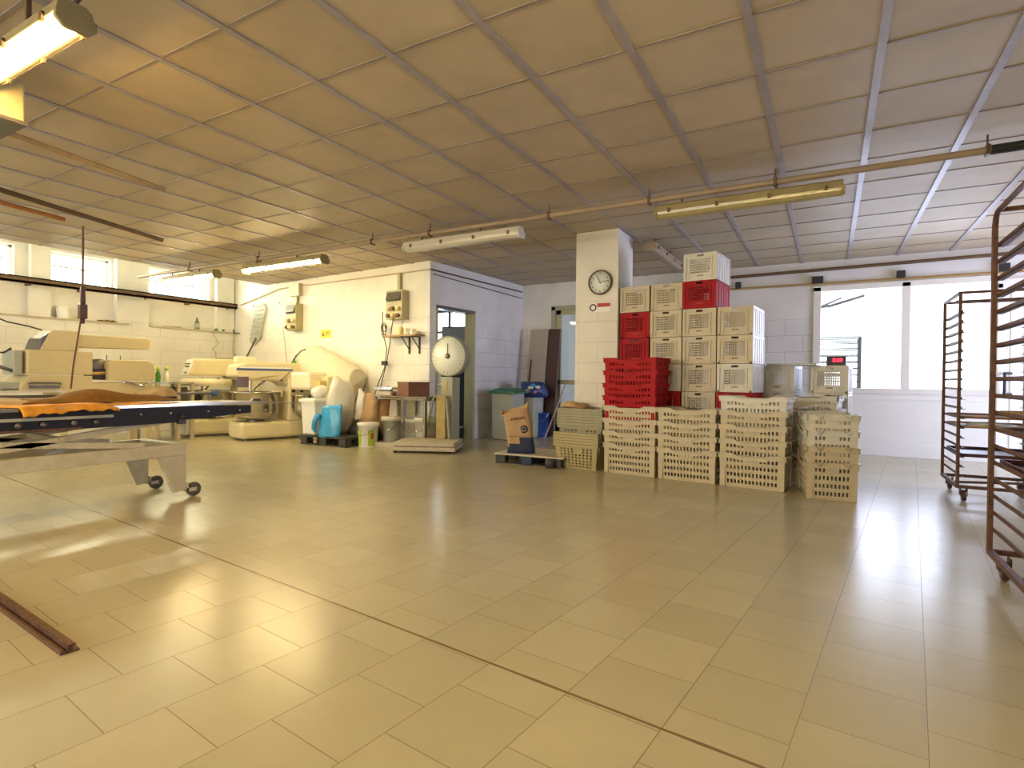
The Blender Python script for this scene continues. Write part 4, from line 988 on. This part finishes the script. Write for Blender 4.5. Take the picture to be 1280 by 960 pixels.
for j in range(nz_):
    for e in (0, nx): b.f.append([j*(nx+1)+e, (j+1)*(nx+1)+e, K+(j+1)*(nx+1)+e, K+j*(nx+1)+e]); b.m.append(0); b.sm.append(True)
t = thing('blue_bag', 'bright sky blue plastic bag standing at the front of the dark pallet', 'bag', (-6.55, 5.99, .118), .15)
b.build('bag_body', 'blue_film', t)
B().tube([(-.17, -.02, .36), (-.22, -.06, .25), (-.25, -.05, .14), (-.23, -.03, .08)], [.05, .04, .035, .02], 8).build('bag_handle', 'blue_film', t)
# brown sacks behind
def sack(x, y, z0, w, d, hh, m_, label, rz=0, seed=1, lean=0):
    rnd = random.Random(seed); b = B(); n = 20; rows = 10; vs_ = []
    ph = rnd.uniform(0, 6)
    for j in range(rows+1):
        v = j/rows
        for i in range(n):
            a = 2*PI*i/n; cx = math.copysign(abs(math.cos(a))**.6, math.cos(a)); cy = math.copysign(abs(math.sin(a))**.6, math.sin(a))
            k = 1-.10*v*v+.06*math.sin(3*a+5*v+ph)+.05*math.sin(11*v+ph)
            vs_.append((w/2*cx*k+lean*v, d/2*cy*k*(1-.7*v*v), hh*v+(.05*math.sin(3*a+ph) if v > .85 else 0)))
    fs = [(j*n+i, j*n+(i+1) % n, (j+1)*n+(i+1) % n, (j+1)*n+i) for j in range(rows) for i in range(n)]
    b.add(vs_, fs, 0, True); b.add(vs_[:n], [tuple(range(n))]); b.add(vs_[-n:], [tuple(range(n))])
    t = thing('flour_sack', label, 'sack', (x, y, z0), rz, 'sacks behind the dark pallet')
    b.build('sack_body', m_, t)
    return t
blob('black_bundle', 'pallet', (-6.38, 6.60, .17), (.30, .20, .17), 'black bundle on the floor right behind the blue bag', 'bundle', seed=31, nz=.2, flat=-.168)
sack(-6.34, 6.62, .33, .36, .26, .42, 'kraft', 'brown kraft sack standing right of the blue bag', -.1, 2)
sack(-6.13, 6.72, .0, .22, .22, .86, 'kraft_dark', 'dark brown folded sacks standing against the wall', .1, 5, .02)
sack(-5.98, 6.76, .0, .26, .14, .74, 'marble', 'grey sacking leaning between the sacks and the steel table', 0, 6, -.03)
sack(-6.47, 6.55, .38, .15, .16, .44, 'white_paper', 'white flour sack wedged between the blue bag and the brown sack', .1, 8, .03)

# ================================================================== dough mixers
def spiral_mixer(label, loc, rz, enam, head_pts, bowl_r, panel, which):
    t = thing('dough_mixer', label, 'mixer', loc, rz)
    # local x: front (bowl) negative -> back positive
    bs = B(); bs.box(-.55, .62, -.30, .30, .03, .30); bs.build('base', enam, t, bevel=.05)
    B().box(.22, .62, -.27, .27, .29, 1.02).build('column', enam, t, bevel=.03)
    hd = B(); hd.prism(head_pts, -.24, .24, 'y'); hd.build('head', enam, t, bevel=.035)
    prof = [(.0, .33), (bowl_r*.7, .335), (bowl_r*.92, .38), (bowl_r, .48), (bowl_r, .76), (bowl_r+.018, .765), (bowl_r+.018, .785), (bowl_r-.012, .785), (bowl_r-.012, .5), (bowl_r*.8, .40), (0, .37)]
    B().lathe(prof, (-.22, 0, 0), 40).build('bowl', 'steel', t)
    B().lathe([(.14, .29), (.14, .335)], (-.22, 0, 0), 20).build('bowl_pivot', 'dark_steel', t)
    B().tube([(-.14+.10*math.cos(a*1.2), .10*math.sin(a*1.2), 1.0-a*.09) for a in [i*.45 for i in range(15)]], .016, 8).build('spiral_hook', 'steel', t)
    B().tube([(-.30, 0, 1.0), (-.30, 0, .42)], .02, 8).build('breaker_bar', 'steel', t)
    for sx, sy in ((-.45, -.22), (.5, -.22), (.5, .22), (-.45, .22)): B().lathe([(.03, 0), (.03, .035)], (sx, sy, 0), 10).build('foot', 'dark_steel', t)
    return t
# left mixer
head1 = [(-.56, 1.04), (-.47, 1.33), (.60, 1.33), (.62, .98), (.10, .98), (.06, 1.04)]
m1 = spiral_mixer('cream dough mixer with a white control panel, next to the left wall', (-9.42, 6.12, 0), 1.24, 'enamel', head1, .36, True, 1)
B().prism([(-.575, 1.05), (-.485, 1.32), (-.465, 1.315), (-.555, 1.045)], -.22, .22, 'y').build('control_panel', 'white_panel', m1, label='white control panel')
kb = B()
for k in range(5): kb.box(-.53, -.515, -.16+.07*k, -.13+.07*k, 1.235, 1.25, 0, None)
for k in range(3): kb.box(-.545, -.53, -.15+.1*k, -.12+.1*k, 1.185, 1.205)
kb.box(-.575, -.560, -.12, .02, 1.08, 1.10)
kb.build('buttons', 'black', m1)
B().lathe([(.39, .86), (.40, .87), (.40, .97), (.38, .985), (0, .985)], (-.22, 0, 0), 36).build('bowl_cover', 'enamel_pale', m1)
B().box(-.62, -.55, -.28, .28, .04, .30).build('base_front', 'white_panel', m1, bevel=.02)
# front mixer with blue stripe
head2 = [(-.62, 1.03), (-.58, 1.22), (-.42, 1.26), (.42, 1.27), (.60, 1.18), (.66, .95), (.40, .80), (.24, .86), (.10, .96), (-.2, .97), (-.45, .97)]
m2 = spiral_mixer('cream dough mixer with a blue stripe and large steel bowl', (-8.22, 6.20, 0), 1.30, 'enamel', head2, .38, False, 2)
B().box(-.60, .30, -.245, -.238, 1.13, 1.165).build('stripe', 'blue_stripe', m2, label='blue stripe')
B().box(-.55, .28, -.244, -.238, 1.165, 1.19).build('stripe', 'white_panel', m2, label='white stripe')
B().box(-.5, -.2, .02, .22, 1.25, 1.36).build('top_housing', 'enamel_pale', m2, bevel=.02)
B().box(-.60, -.42, -.252, -.238, .86, 1.03).build('control_box', 'steel', m2)
B().tube([(.10, -.27, .98), (.24, -.27, 1.12)], .008, 6).lathe([(0, -.01), (.022, -.01), (.022, .02), (0, .02)], (.10, -.27, .97), 10).build('lever', 'dark_steel', m2)
B().box(.30, .42, -.246, -.238, 1.05, 1.09).build('name_plate', 'bin_grey', m2)
B().prism([(-.35, .99), (.05, 1.045), (.06, 1.055), (-.2, 1.03)], -.246, -.24, 'y').build('marking', 'brass', m2)
for x in (.30, .44): B().lathe([(.028, 0), (.025, .03), (0, .03)], (x, -.27, .80), 12, M=Matrix.Rotation(PI/2, 4, 'X')).build('knob', 'black', m2)
B().box(.02, .16, -.20, -.05, .70, .80).build('bowl_guide', 'enamel_pale', m2, bevel=.01)
# third mixer with small bowl, covered by cloth
t = thing('planetary_mixer', 'mixer with a small steel bowl half covered by a cream cloth', 'mixer', (-7.55, 6.48, 0), .0)
B().box(-.12, .45, -.05, .28, 0, .32).box(.12, .45, -.02, .28, .3, 1.05).build('stand', 'enamel', t, bevel=.03)
B().lathe([(0, .36), (.10, .37), (.17, .44), (.20, .54), (.20, .72), (.215, .73), (.215, .74), (.19, .74), (.19, .56), (0, .42)], (.02, -.12, 0), 32).build('bowl', 'steel', t)
B().box(-.18, .30, -.26, .26, .82, 1.12).build('head', 'enamel_pale', t, bevel=.05)
B().box(.22, .42, -.16, .0, .78, .98).build('motor_box', 'enamel_yellow', t, bevel=.01)
# cloth tunnel draped behind (rounded back going down to the right)
b = B(); n = 16; secs = [(-7.98, 6.62, 1.22, .20), (-7.85, 6.62, 1.30, .26), (-7.6, 6.63, 1.26, .28), (-7.58, 6.63, 1.30, .29), (-7.3, 6.64, 1.16, .27), (-7.27, 6.64, 1.19, .28), (-7.0, 6.66, 1.06, .26), (-6.75, 6.67, .98, .25), (-6.68, 6.67, .96, .22)]
vs_ = []
for (x, y, z, r) in secs:
    for i in range(n):
        a = 2*PI*i/n; vs_.append((x+.03*math.sin(a*2), y+r*.8*math.cos(a), z+r*math.sin(a)*(1 if math.sin(a) > 0 else 1.25)))
b.add(vs_, [(k*n+i, k*n+(i+1) % n, (k+1)*n+(i+1) % n, (k+1)*n+i) for k in range(len(secs)-1) for i in range(n)], 0, True)
b.add(vs_[:n], [tuple(range(n))]); b.add(vs_[-n:], [tuple(range(n))])
t = thing('cloth_cover', 'big cream cloth cover bulging over the machine behind the sacks', 'cover', (-.10, .13, 0))
b.build('cloth', 'tarp', t)
B().tube([(-7.98, 6.42, 1.12), (-7.86, 6.38, 1.36), (-7.70, 6.38, 1.48), (-7.62, 6.40, 1.50)], .014, 6).build('strap', 'dark_steel', t)
B().tube([(-8.45, 6.75, 1.22), (-8.25, 6.72, 1.42), (-8.0, 6.68, 1.54), (-7.86, 6.64, 1.56)], .009, 6).build('cable', 'cord', t)
for k in range(7):
    blob('fitting', ['green', 'bin_grey', 'box_olive'][k % 3], (-7.86+.03*math.sin(k*2.1), 6.36, 1.28-.06*k), (.035, .03, .035), parent=t, seed=40+k, nz=.4, sub=2)
B().box(-7.62, -7.28, 6.36, 6.50, .86, 1.08).box(-7.28, -6.6, 6.45, 6.60, .78, .86).build('frame_box', 'enamel_yellow', t, bevel=.01)

# ================================================================== cream machine on the left
t = thing('dough_sheeter', 'big tan dough dividing machine with a long arm, behind the conveyor', 'machine', (-8.8, 3.9, 0))
def yb(y0, y1, z0, z1, dx=.5, m_='machine_tan', name='housing', bev=.015, x0=0): 
    return B().box(x0-dx, x0, y0-3.9, y1-3.9, z0, z1).build(name, m_, t, bevel=bev)
yb(3.14, 3.86, 1.03, 1.345, .55, name='upper_housing')
B().prism([(-.83, .90), (-.74, 1.02), (-.04, 1.02), (-.04, .92), (.72, .93), (.79, .85), (.79, .45), (-.40, .45), (-.40, .82), (-.83, .82)], -.56, -.005, 'x').build('lower_housing', 'machine_tan', t, bevel=.012)
B().prism([(-.62, 1.345), (-.50, 1.60), (-.48, 1.61), (-.19, 1.62), (-.19, 1.35)], -.45, -.04, 'x').build('top_housing', 'machine_tan', t, bevel=.01)
B().prism([(-.65, 1.345), (-.60, 1.5), (-.50, 1.59), (-.49, 1.56), (-.58, 1.47), (-.62, 1.345)], -.42, -.07, 'x').build('side_cover', 'dark_steel', t)
B().prism([(-.20, 1.40), (.76, 1.425), (.77, 1.56), (.72, 1.585), (-.20, 1.58)], -.36, -.10, 'x').build('arm', 'machine_tan', t, bevel=.012)
B().prism([(.15, .96), (.15, 1.20), (.19, 1.245), (.68, 1.255), (.76, 1.20), (.79, 1.0), (.74, .955)], -.45, .0, 'x').build('motor_cover', 'machine_tan', t, bevel=.012)
B().box(-.35, -.08, .0, .15, .97, 1.12).build('gear_block', 'black', t)
M9 = Matrix.Rotation(PI/2, 4, 'Y')
B().lathe([(.14, -.08), (.14, .08), (.10, .09), (0, .09)], (-.22, .10, 1.12), 20, M=M9).build('flywheel', 'dark_steel', t)
B().tube([(-.1, -.01, 1.05), (-.1, .16, 1.06)], .03, 8).build('shaft', 'brass', t)
B().box(-.40, -.05, -.88, -.80, 1.02, 1.33).build('column_guard', 'bin_grey', t)
B().tube([(-.2, -.86, 1.33), (-.2, -.86, 1.36), (-.2, -.93, 1.30), (-.2, -.99, 1.30)], .012, 6).build('crank', 'black', t)
B().tube([(-.1, -.80, 1.04), (-.1, -1.3, 1.24)], .022, 8).build('lever', 'dark_steel', t)
B().box(-.6, -.0, -1.9, -.35, .80, .83).build('infeed_table', 'cream_pale', t)
B().box(-.5, -.05, -1.5, -.82, .845, .93).build('infeed_guard', 'bin_grey', t, bevel=.01)
B().tube([(.01, -.76, .91), (.03, -.74, .925), (.03, -.44, .925), (.01, -.42, .91)], .012, 6).box(-.0, .03, -.75, -.43, .855, .89).build('handle', 'dark_steel', t)
B().tube([(-.02, .34, .93), (.03, .36, .93), (.03, .60, .88), (.03, .64, .92)], .018, 6).build('crank', 'steel', t)
for y0 in (-.36, .70):
    for x in (-.50, -.06): B().box(x-.04, x+.04, y0-.04, y0+.04, 0, .46).build('leg', 'machine_tan', t)
B().tube([(-.3, -.50, 1.62), (-.32, -.64, 1.66), (-.35, -.85, 1.70), (-.38, -.95, 1.75)], .010, 6).build('cable', 'cord', t)
for y_ in (.24, .42): B().tube([(-.25, y_, 1.24), (-.25, y_, 1.32)], .006, 6).build('pin', 'dark_steel', t)
B().prism([(-.27, 1.70), (-.19, 1.70), (-.21, 1.66), (-.25, 1.66)], -1.9, -1.89, 'x').build('sticker', 'green', t) if False else None
# bench with bottles beyond
t = thing('steel_bench', 'steel bench between the tan machine and the left mixer', 'bench', (-9.3, 5.1, 0))
B().box(-.4, .2, -.25, .35, .90, .93).box(-.40, .2, -.25, .35, .30, .32).build('top', 'steel', t)
for x, y in ((-.38, -.22), (.18, -.22), (.18, .1), (-.38, .33), (.18, .33)): B().box(x-.025, x+.025, y-.025, y+.025, 0, .9).build('leg', 'cream_plastic', t)
B().box(-.35, .1, -.2, .3, .33, .85).build('drawer_block', 'dark_steel', t)
for i, (y, x, m_, lb) in enumerate([(4.93, -9.2, 'green', 'dark green spray bottle on the steel bench'), (5.03, -9.15, 'white_panel', 'white bottle with a lime top on the steel bench')]):
    tt = thing('spray_bottle', lb, 'bottle', (x, y, .93), 0)
    B().lathe([(.035, 0), (.04, .10), (.03, .15), (.015, .18)], n=14).build('body', m_, tt)
    B().lathe([(.02, .18), (.03, .20), (.02, .25), (0, .25)], n=10).build('cap', 'green_label', tt)

# ================================================================== conveyor cart
t = thing('conveyor_cart', 'long low conveyor cart on casters with a cream painted base frame', 'conveyor', (-4.75, 2.75, 0))
# base frame
B().box(-.04, .02, -3.6, .02, .365, .463).build('side_beam', 'cart_paint', t, bevel=.004)
B().box(-.62, -.56, -3.6, .02, .365, .463).build('side_beam', 'cart_paint', t, bevel=.004)
B().box(-.555, -.045, -.06, .018, .368, .462).build('end_beam', 'cart_paint', t, bevel=.004)
B().box(-.555, -.045, -1.6, -1.54, .368, .44).build('cross_beam', 'cart_paint', t, bevel=.004)
B().box(-.04, .02, -.27, -.24, .30, .37).build('gusset', 'cart_paint', t) if False else None
for x in (.0, -.58):
    B().prism([(-.20, .364), (.02, .364), (.02, .07), (-.08, .06)], x-.028, x+.018, 'x').build('leg', 'cart_paint', t, bevel=.003)
    w = B(); w.lathe([(0, -.018), (.05, -.018), (.06, -.012), (.06, .012), (.05, .018), (0, .018)], (x+.0, .095, .062), 24, M=Matrix.Rotation(PI/2, 4, 'Y')); wo = w.build('caster_wheel', 'blackrub', t)
    B().box(x-.03, x-.022, .02, .105, .05, .08).box(x+.022, x+.03, .02, .105, .05, .08).box(x-.03, x+.03, .02, .035, .05, .13).build('caster_fork', 'cart_paint', t)
# scissor arms
def arm(p, q, w_=.03, hh=.045, m_='cart_paint', nm='scissor_arm'): return B().bar(p, q, w_, hh, mi=0).build(nm, m_, t, bevel=.003)
arm((-.02, -1.70, .46), (-.02, .02, .68)); arm((-.02, -2.6, .70), (-.02, -.30, .47))
arm((-.56, -1.70, .46), (-.56, .02, .68)); arm((-.56, -2.6, .70), (-.56, -.30, .47))
B().tube([(-.60, -.86, .575), (.01, -.86, .575)], .016, 8).build('pivot_rod', 'cart_paint', t)
arm((-.05, -.95, .43), (-.06, -.78, .53), .03, .05, 'bin_grey', 'latch')
# top rails: navy side rails, belt, rollers
def rail(x, nm='side_rail'):
    B().prism([(-3.4, .62), (-.05, .645), (-.04, .66), (.62, .695), (.62, .765), (-.02, .775), (-3.4, .775)], x-.012, x+.012, 'x').build(nm, 'navy', t, bevel=.003)
rail(.02); rail(-.66)
B().box(.008, .045, -.06, .0, .63, .70).lathe([(0, 0), (.022, 0), (.022, .02), (0, .02)], (.045, -.03, .69), 12, M=Matrix.Rotation(PI/2, 4, 'Y')).build('hinge_plate', 'black', t)
for y in (-.35, -.12, .2, .5): B().lathe([(0, 0), (.010, 0), (.008, .010), (0, .010)], (.032, y, .725), 8, M=Matrix.Rotation(PI/2, 4, 'Y')).build('bolt', 'steel', t)
bt = B(); bt.prism([(-3.4, .78), (-3.4, .792), (.75, .792), (1.12, .772), (1.14, .768), (1.12, .765), (.75, .778)], -.64, .0, 'x'); bt.build('belt', 'belt', t, bevel=.003)
B().prism([(-3.4, .775), (-3.4, .80), (.72, .80), (.98, .782), (.98, .775), (.72, .78)], .0, .035, 'x').build('edge_strip', 'steel', t)
B().box(.034, .050, -2.6, -.55, .715, .735).build('side_strip', 'bin_grey', t)
B().box(.034, .046, -2.6, -.75, .64, .655).build('side_strip', 'rust', t)
for y in (-1.25, -1.12, -.98, -.80, -.66): B().lathe([(0, 0), (.020, 0), (.020, .012), (0, .012)], (.034, y, .685), 8, M=Matrix.Rotation(PI/2, 4, 'Y')).build('bearing_cap', 'dark_steel', t)
for k in range(9): B().tube([(-.64, -3.2+.42*k, .70), (.0, -3.2+.42*k, .70)], .028, 10).build('roller', 'dark_steel', t)
B().tube([(.0, -1.5, .74), (.0, -.62, .755)], .012, 6).build('tie_rod', 'brass', t)
B().tube([(-.60, -1.6, .86), (-.60, -.2, .862), (-.60, .62, .865)], .012, 8).build('guard_rod', 'dark_steel', t)
B().lathe([(0, -.03), (.03, -.03), (.035, .02), (0, .03)], (-.60, .66, .865), 12).build('knob', 'blue_stripe', t)
B().tube([(-.60, .60, .79), (-.60, .60, .865)], .01, 6).build('rod_post', 'dark_steel', t)
B().lathe([(.05, .0), (.04, .03), (0, .035)], (-.12, .78, .79), 12).build('cap', 'dark_steel', t)
# canvas cloths on the belt
def cloth(label, x0, x1, y0, y1, z, m_, seed, amp=.03, hump=.0, nx=20, ny=40, drop=0):
    rnd = random.Random(seed); ph = [rnd.uniform(0, 6) for _ in range(6)]; vs_ = []
    for j in range(ny+1):
        v = j/ny
        for i in range(nx+1):
            u = i/nx
            wob = .04*math.sin(9*v+ph[0])+.02*math.sin(23*v+ph[1])
            x = x0+(x1-x0)*u+wob*(u-.5)*.8; y = y0+(y1-y0)*v+.04*math.sin(6*u+ph[2])
            q = .5+.25*math.sin(7*u+ph[3]+3*v)+.25*math.sin(15*v+ph[4]+2*u)
            edge = min(1, 6*min(u, 1-u), 8*min(v, 1-v)+.1)
            dr = -drop*max(0, (u-.86)/.14)**.8*(.65+.2*math.sin(5*v+ph[0])+.12*math.sin(19*v+ph[1])+.08*math.sin(47*v+ph[2]))
            vs_.append((x, y, z+dr+edge*(amp*q+hump*math.sin(PI*u)*(.6+.4*math.sin(8*v+ph[5])))))
    b = B(); b.add(vs_, [(j*(nx+1)+i, j*(nx+1)+i+1, (j+1)*(nx+1)+i+1, (j+1)*(nx+1)+i) for j in range(ny) for i in range(nx)], 0, True)
    o = b.build('canvas_cloth', m_, fix=False, label=label, category='cloth', group='canvas cloths on the conveyor'); s_ = o.modifiers.new('s', 'SOLIDIFY'); s_.thickness = .006; s_.offset = 1
    return o
cloth('orange canvas cloth hanging over the front edge of the conveyor', -5.10, -4.665, 1.60, 2.20, .802, 'canvas_orange', 4, .012, .008, drop=.06)
cloth('flat strip of orange canvas lying along the conveyor under the brown cloth', -5.14, -4.80, 1.9, 2.70, .796, 'canvas_orange', 14, .008, .006)
cloth('crumpled dark brown canvas cloth bunched on the conveyor', -5.36, -5.02, 1.75, 2.85, .815, 'canvas_brown', 6, .03, .075)
cloth('tan canvas cloth piled at the rear of the conveyor', -5.38, -5.05, 1.0, 2.35, .805, 'canvas_tan', 9, .03, .03)
cloth('small peak of tan canvas at the right end of the pile', -5.36, -5.16, 2.52, 2.95, .845, 'canvas_tan', 12, .02, .07)
# rail on the floor
t = thing('floor_rail', 'rusty double flanged steel rail lying on the floor at the lower left', 'rail', (-2.44, 1.0, 0), math.atan2(.06, -.80))
B().box(0, 1.5, -.030, .030, 0, .006).build('flange', 'rust', t)
B().box(0, 1.5, -.008, .008, .006, .026).box(0, 1.5, -.018, .004, .024, .030).build('web', 'rust', t)
B().box(0, 1.5, .022, .030, .006, .016).build('lip', 'rust', t)

# ================================================================== racks on the right
def rack(label, x0, y0, w, dp, hh, n, z0, curved, slot_len=None, stub=.05):
    t = thing('bakery_rack', label, 'rack', (x0, y0, 0), 0, 'rusty bakery racks')
    r = .0125
    def post(x, y): return B().box(x-r, x+r, y-r, y+r, .12, hh-(.06 if curved else 0)).build('post', 'rust', t, bevel=.003)
    for x in (0, w):
        for y in (0, dp): post(x, y)
    if curved:
        for x in (0, w):
            pts = [(x, dp, hh-.07), (x, dp-.02, hh-.025), (x, dp-.06, hh), (x, .06, hh), (x, .02, hh-.025), (x, 0, hh-.07)]
            B().tube(pts, .014, 8).build('top_bow', 'rust', t)
        for y in (.08, dp-.08): B().bar((0, y, hh), (w, y, hh), .022, .022).build('top_bar', 'rust', t)
    else:
        for x in (0, w): B().bar((x, 0, hh), (x, dp, hh), .022, .022).build('top_bar', 'rust', t)
        for y in (0, dp): B().bar((0, y, hh), (w, y, hh), .022, .022).build('top_bar', 'rust', t)
        B().bar((0, dp*.3, hh-.05), (w, dp*.3, hh-.05), .02, .02).build('top_bar', 'rust', t)
    for x in (0, w): B().bar((x, 0, .13), (x, dp, .13), .026, .028).build('bottom_bar', 'rust', t)
    for y in (0, dp): B().bar((0, y, .13), (w, y, .13), .026, .028).build('bottom_bar', 'rust', t)
    B().bar((0, dp*.35, .13), (w, dp*.7, .13), .022, .022).build('bottom_brace', 'rust', t)
    dz = (hh-.18-z0)/(n-1)
    for x, s_ in ((0, 1), (w, -1)):
        for k in range(n):
            z = z0+dz*k
            B().box(min(x+s_*r, x+s_*(r+.028)), max(x+s_*r, x+s_*(r+.028)), -stub, dp+.01, z, z+.003).box(min(x+s_*r, x+s_*(r+.003)), max(x+s_*r, x+s_*(r+.003)), -stub, dp+.01, z, z+.022).build('tray_runner', 'rust', t)
    for x in (.04, w-.04):
        for y in (.05, dp-.05):
            wh = B(); wh.lathe([(0, -.016), (.045, -.016), (.05, -.010), (.05, .010), (.045, .016), (0, .016)], (x+.01, y-.02, .051), 20, M=Matrix.Rotation(PI/2, 4, 'Y'))
            wh.build('caster_wheel', 'dark_wood', t); B().box(x-.018, x-.010, y-.04, y+.02, .05, .12).box(x+.028, x+.036, y-.04, y+.02, .05, .12).build('caster_fork', 'rust', t)
    return t
fr = rack('far rusty tray rack standing in front of the interior window', 1.0, 6.25, .62, .76, 1.84, 18, .22, False)
nr = rack('near tall rusty tray rack cut off by the right edge', .77, 3.12, .60, .80, 1.955, 18, .24, True, stub=.0)
dzf = (1.84-.18-.22)/17; dzn = (1.955-.18-.24)/17
def tray(x, y, z, w, d, m_, label, lip=.02):
    t = thing('baking_tray', label, 'tray', (x, y, z))
    B().box(0, w, 0, d, 0, .004).box(0, w, 0, .004, 0, lip).box(0, w, d-.004, d, 0, lip).box(0, .004, 0, d, 0, lip).box(w-.004, w, 0, d, 0, lip).build('sheet', m_, t)
    return t
tray(1.03, 6.26, .22+dzf*6+.004, .56, .74, 'kraft_dark', 'brown tray in the middle of the far rack')
tray(1.03, 6.27, .22+dzf*5+.004, .56, .74, 'wood', 'second brown tray in the far rack, below the first')
tray(1.03, 6.26, .22+dzf*2+.004, .56, .74, 'dark_wood', 'dark tray low in the far rack', .03)
tray(.80, 3.15, .24+dzn*6+.004, .54, .74, 'pipe_dark', 'dark tray holding a cloth in the near rack')
tray(.80, 3.15, .24+dzn*4+.004, .54, .74, 'dark_wood', 'deep dark tray in the near rack below the cloth', .03)
tray(.80, 3.15, .24+dzn*7+.004, .54, .74, 'wood', 'brown wooden board in the middle of the near rack')
blob('folded_cloth', 'blue_bag', (1.05, 3.5, .24+dzn*6+.025), (.16, .22, .025), 'dark crumpled cloth lying on a tray in the near rack', 'cloth', seed=51, nz=.3, flat=-.014)
blob('folded_cloth', 'white_paper', (1.25, 6.5, .22+dzf*5+.028), (.16, .14, .022), 'pale crumpled cloth lying on a tray in the far rack', 'cloth', seed=52, nz=.3, flat=-.016)

# ================================================================== things in the side room behind the window
t = thing('bakery_rack', 'grey steel rack seen through the left window pane', 'rack', (-.22, 10.9, 0), 0)
for x in (0, .66):
    for y in (0, .5): B().tube([(x, y, .1), (x, y, 1.80)], .022, 8).build('post', 'pallet', t)
for y in (0, .5): B().bar((0, y, 1.80), (.66, y, 1.80), .03, .03).build('top_bar', 'bin_grey', t)
for k in range(14):
    z = .28+.11*k
    B().box(0, .66, 0, .016, z, z+.018).box(0, .66, .49, .506, z, z+.018).build('tray_runner', 'pallet', t)
t = thing('wall_bracket', 'grey metal bracket arms seen high through the left window pane', 'bracket', (-.15, 9.9, 0))
B().tube([(0, .0, 2.20), (.15, .05, 2.22), (.60, .1, 2.36)], .022, 6).tube([(0, .0, 2.20), (.30, .1, 2.34)], .015, 6).tube([(0, -.05, 2.42), (0, -.05, 1.2)], .014, 6).build('arm', 'dark_steel', t)
t = thing('low_bench', 'low pale bench seen through the right window pane', 'bench', (.9, 11.2, 0))
B().box(0, 1.2, 0, .5, .86, .90).build('top', 'steel', t)
for x in (.03, 1.17):
    for y in (.03, .47): B().box(x-.02, x+.02, y-.02, y+.02, 0, .86).build('leg', 'steel', t)

# ------------------------------------------------------------------ sub-parts sit under the part they belong to
SUB = {'loop_handle': 'rim', 'maker_print': 'body', 'tube': 'housing', 'hour_hand': 'dial', 'minute_hand': 'dial', 'numeral': 'dial', 'socket': 'case', 'cover': 'case',
       'buttons': 'control_panel', 'bowl_pivot': 'bowl', 'needle': 'dial', 'hub': 'dial', 'dial_marks': 'dial', 'bag_print': 'bag_body', 'emblem': 'bag_body', 'emblem_ring': 'bag_body',
       'digits': 'screen', 'bolt': 'side_rail', 'caster_wheel': 'caster_fork', 'red_strip': 'plate', 'print': 'plate', 'stripe': 'head', 'name_plate': 'head', 'stick': 'body'}
stem = lambda o: o.name.split('.')[0]
for root in [o for o in bpy.data.objects if o.parent is None and o.type == 'EMPTY']:
    kids = list(root.children)
    for st, ps_ in SUB.items():
        a = [o for o in kids if stem(o) == st]; b_ = [o for o in kids if stem(o) == ps_]
        if not b_: continue
        for i, o in enumerate(a): o.parent = b_[i] if len(b_) == len(a) else b_[0]
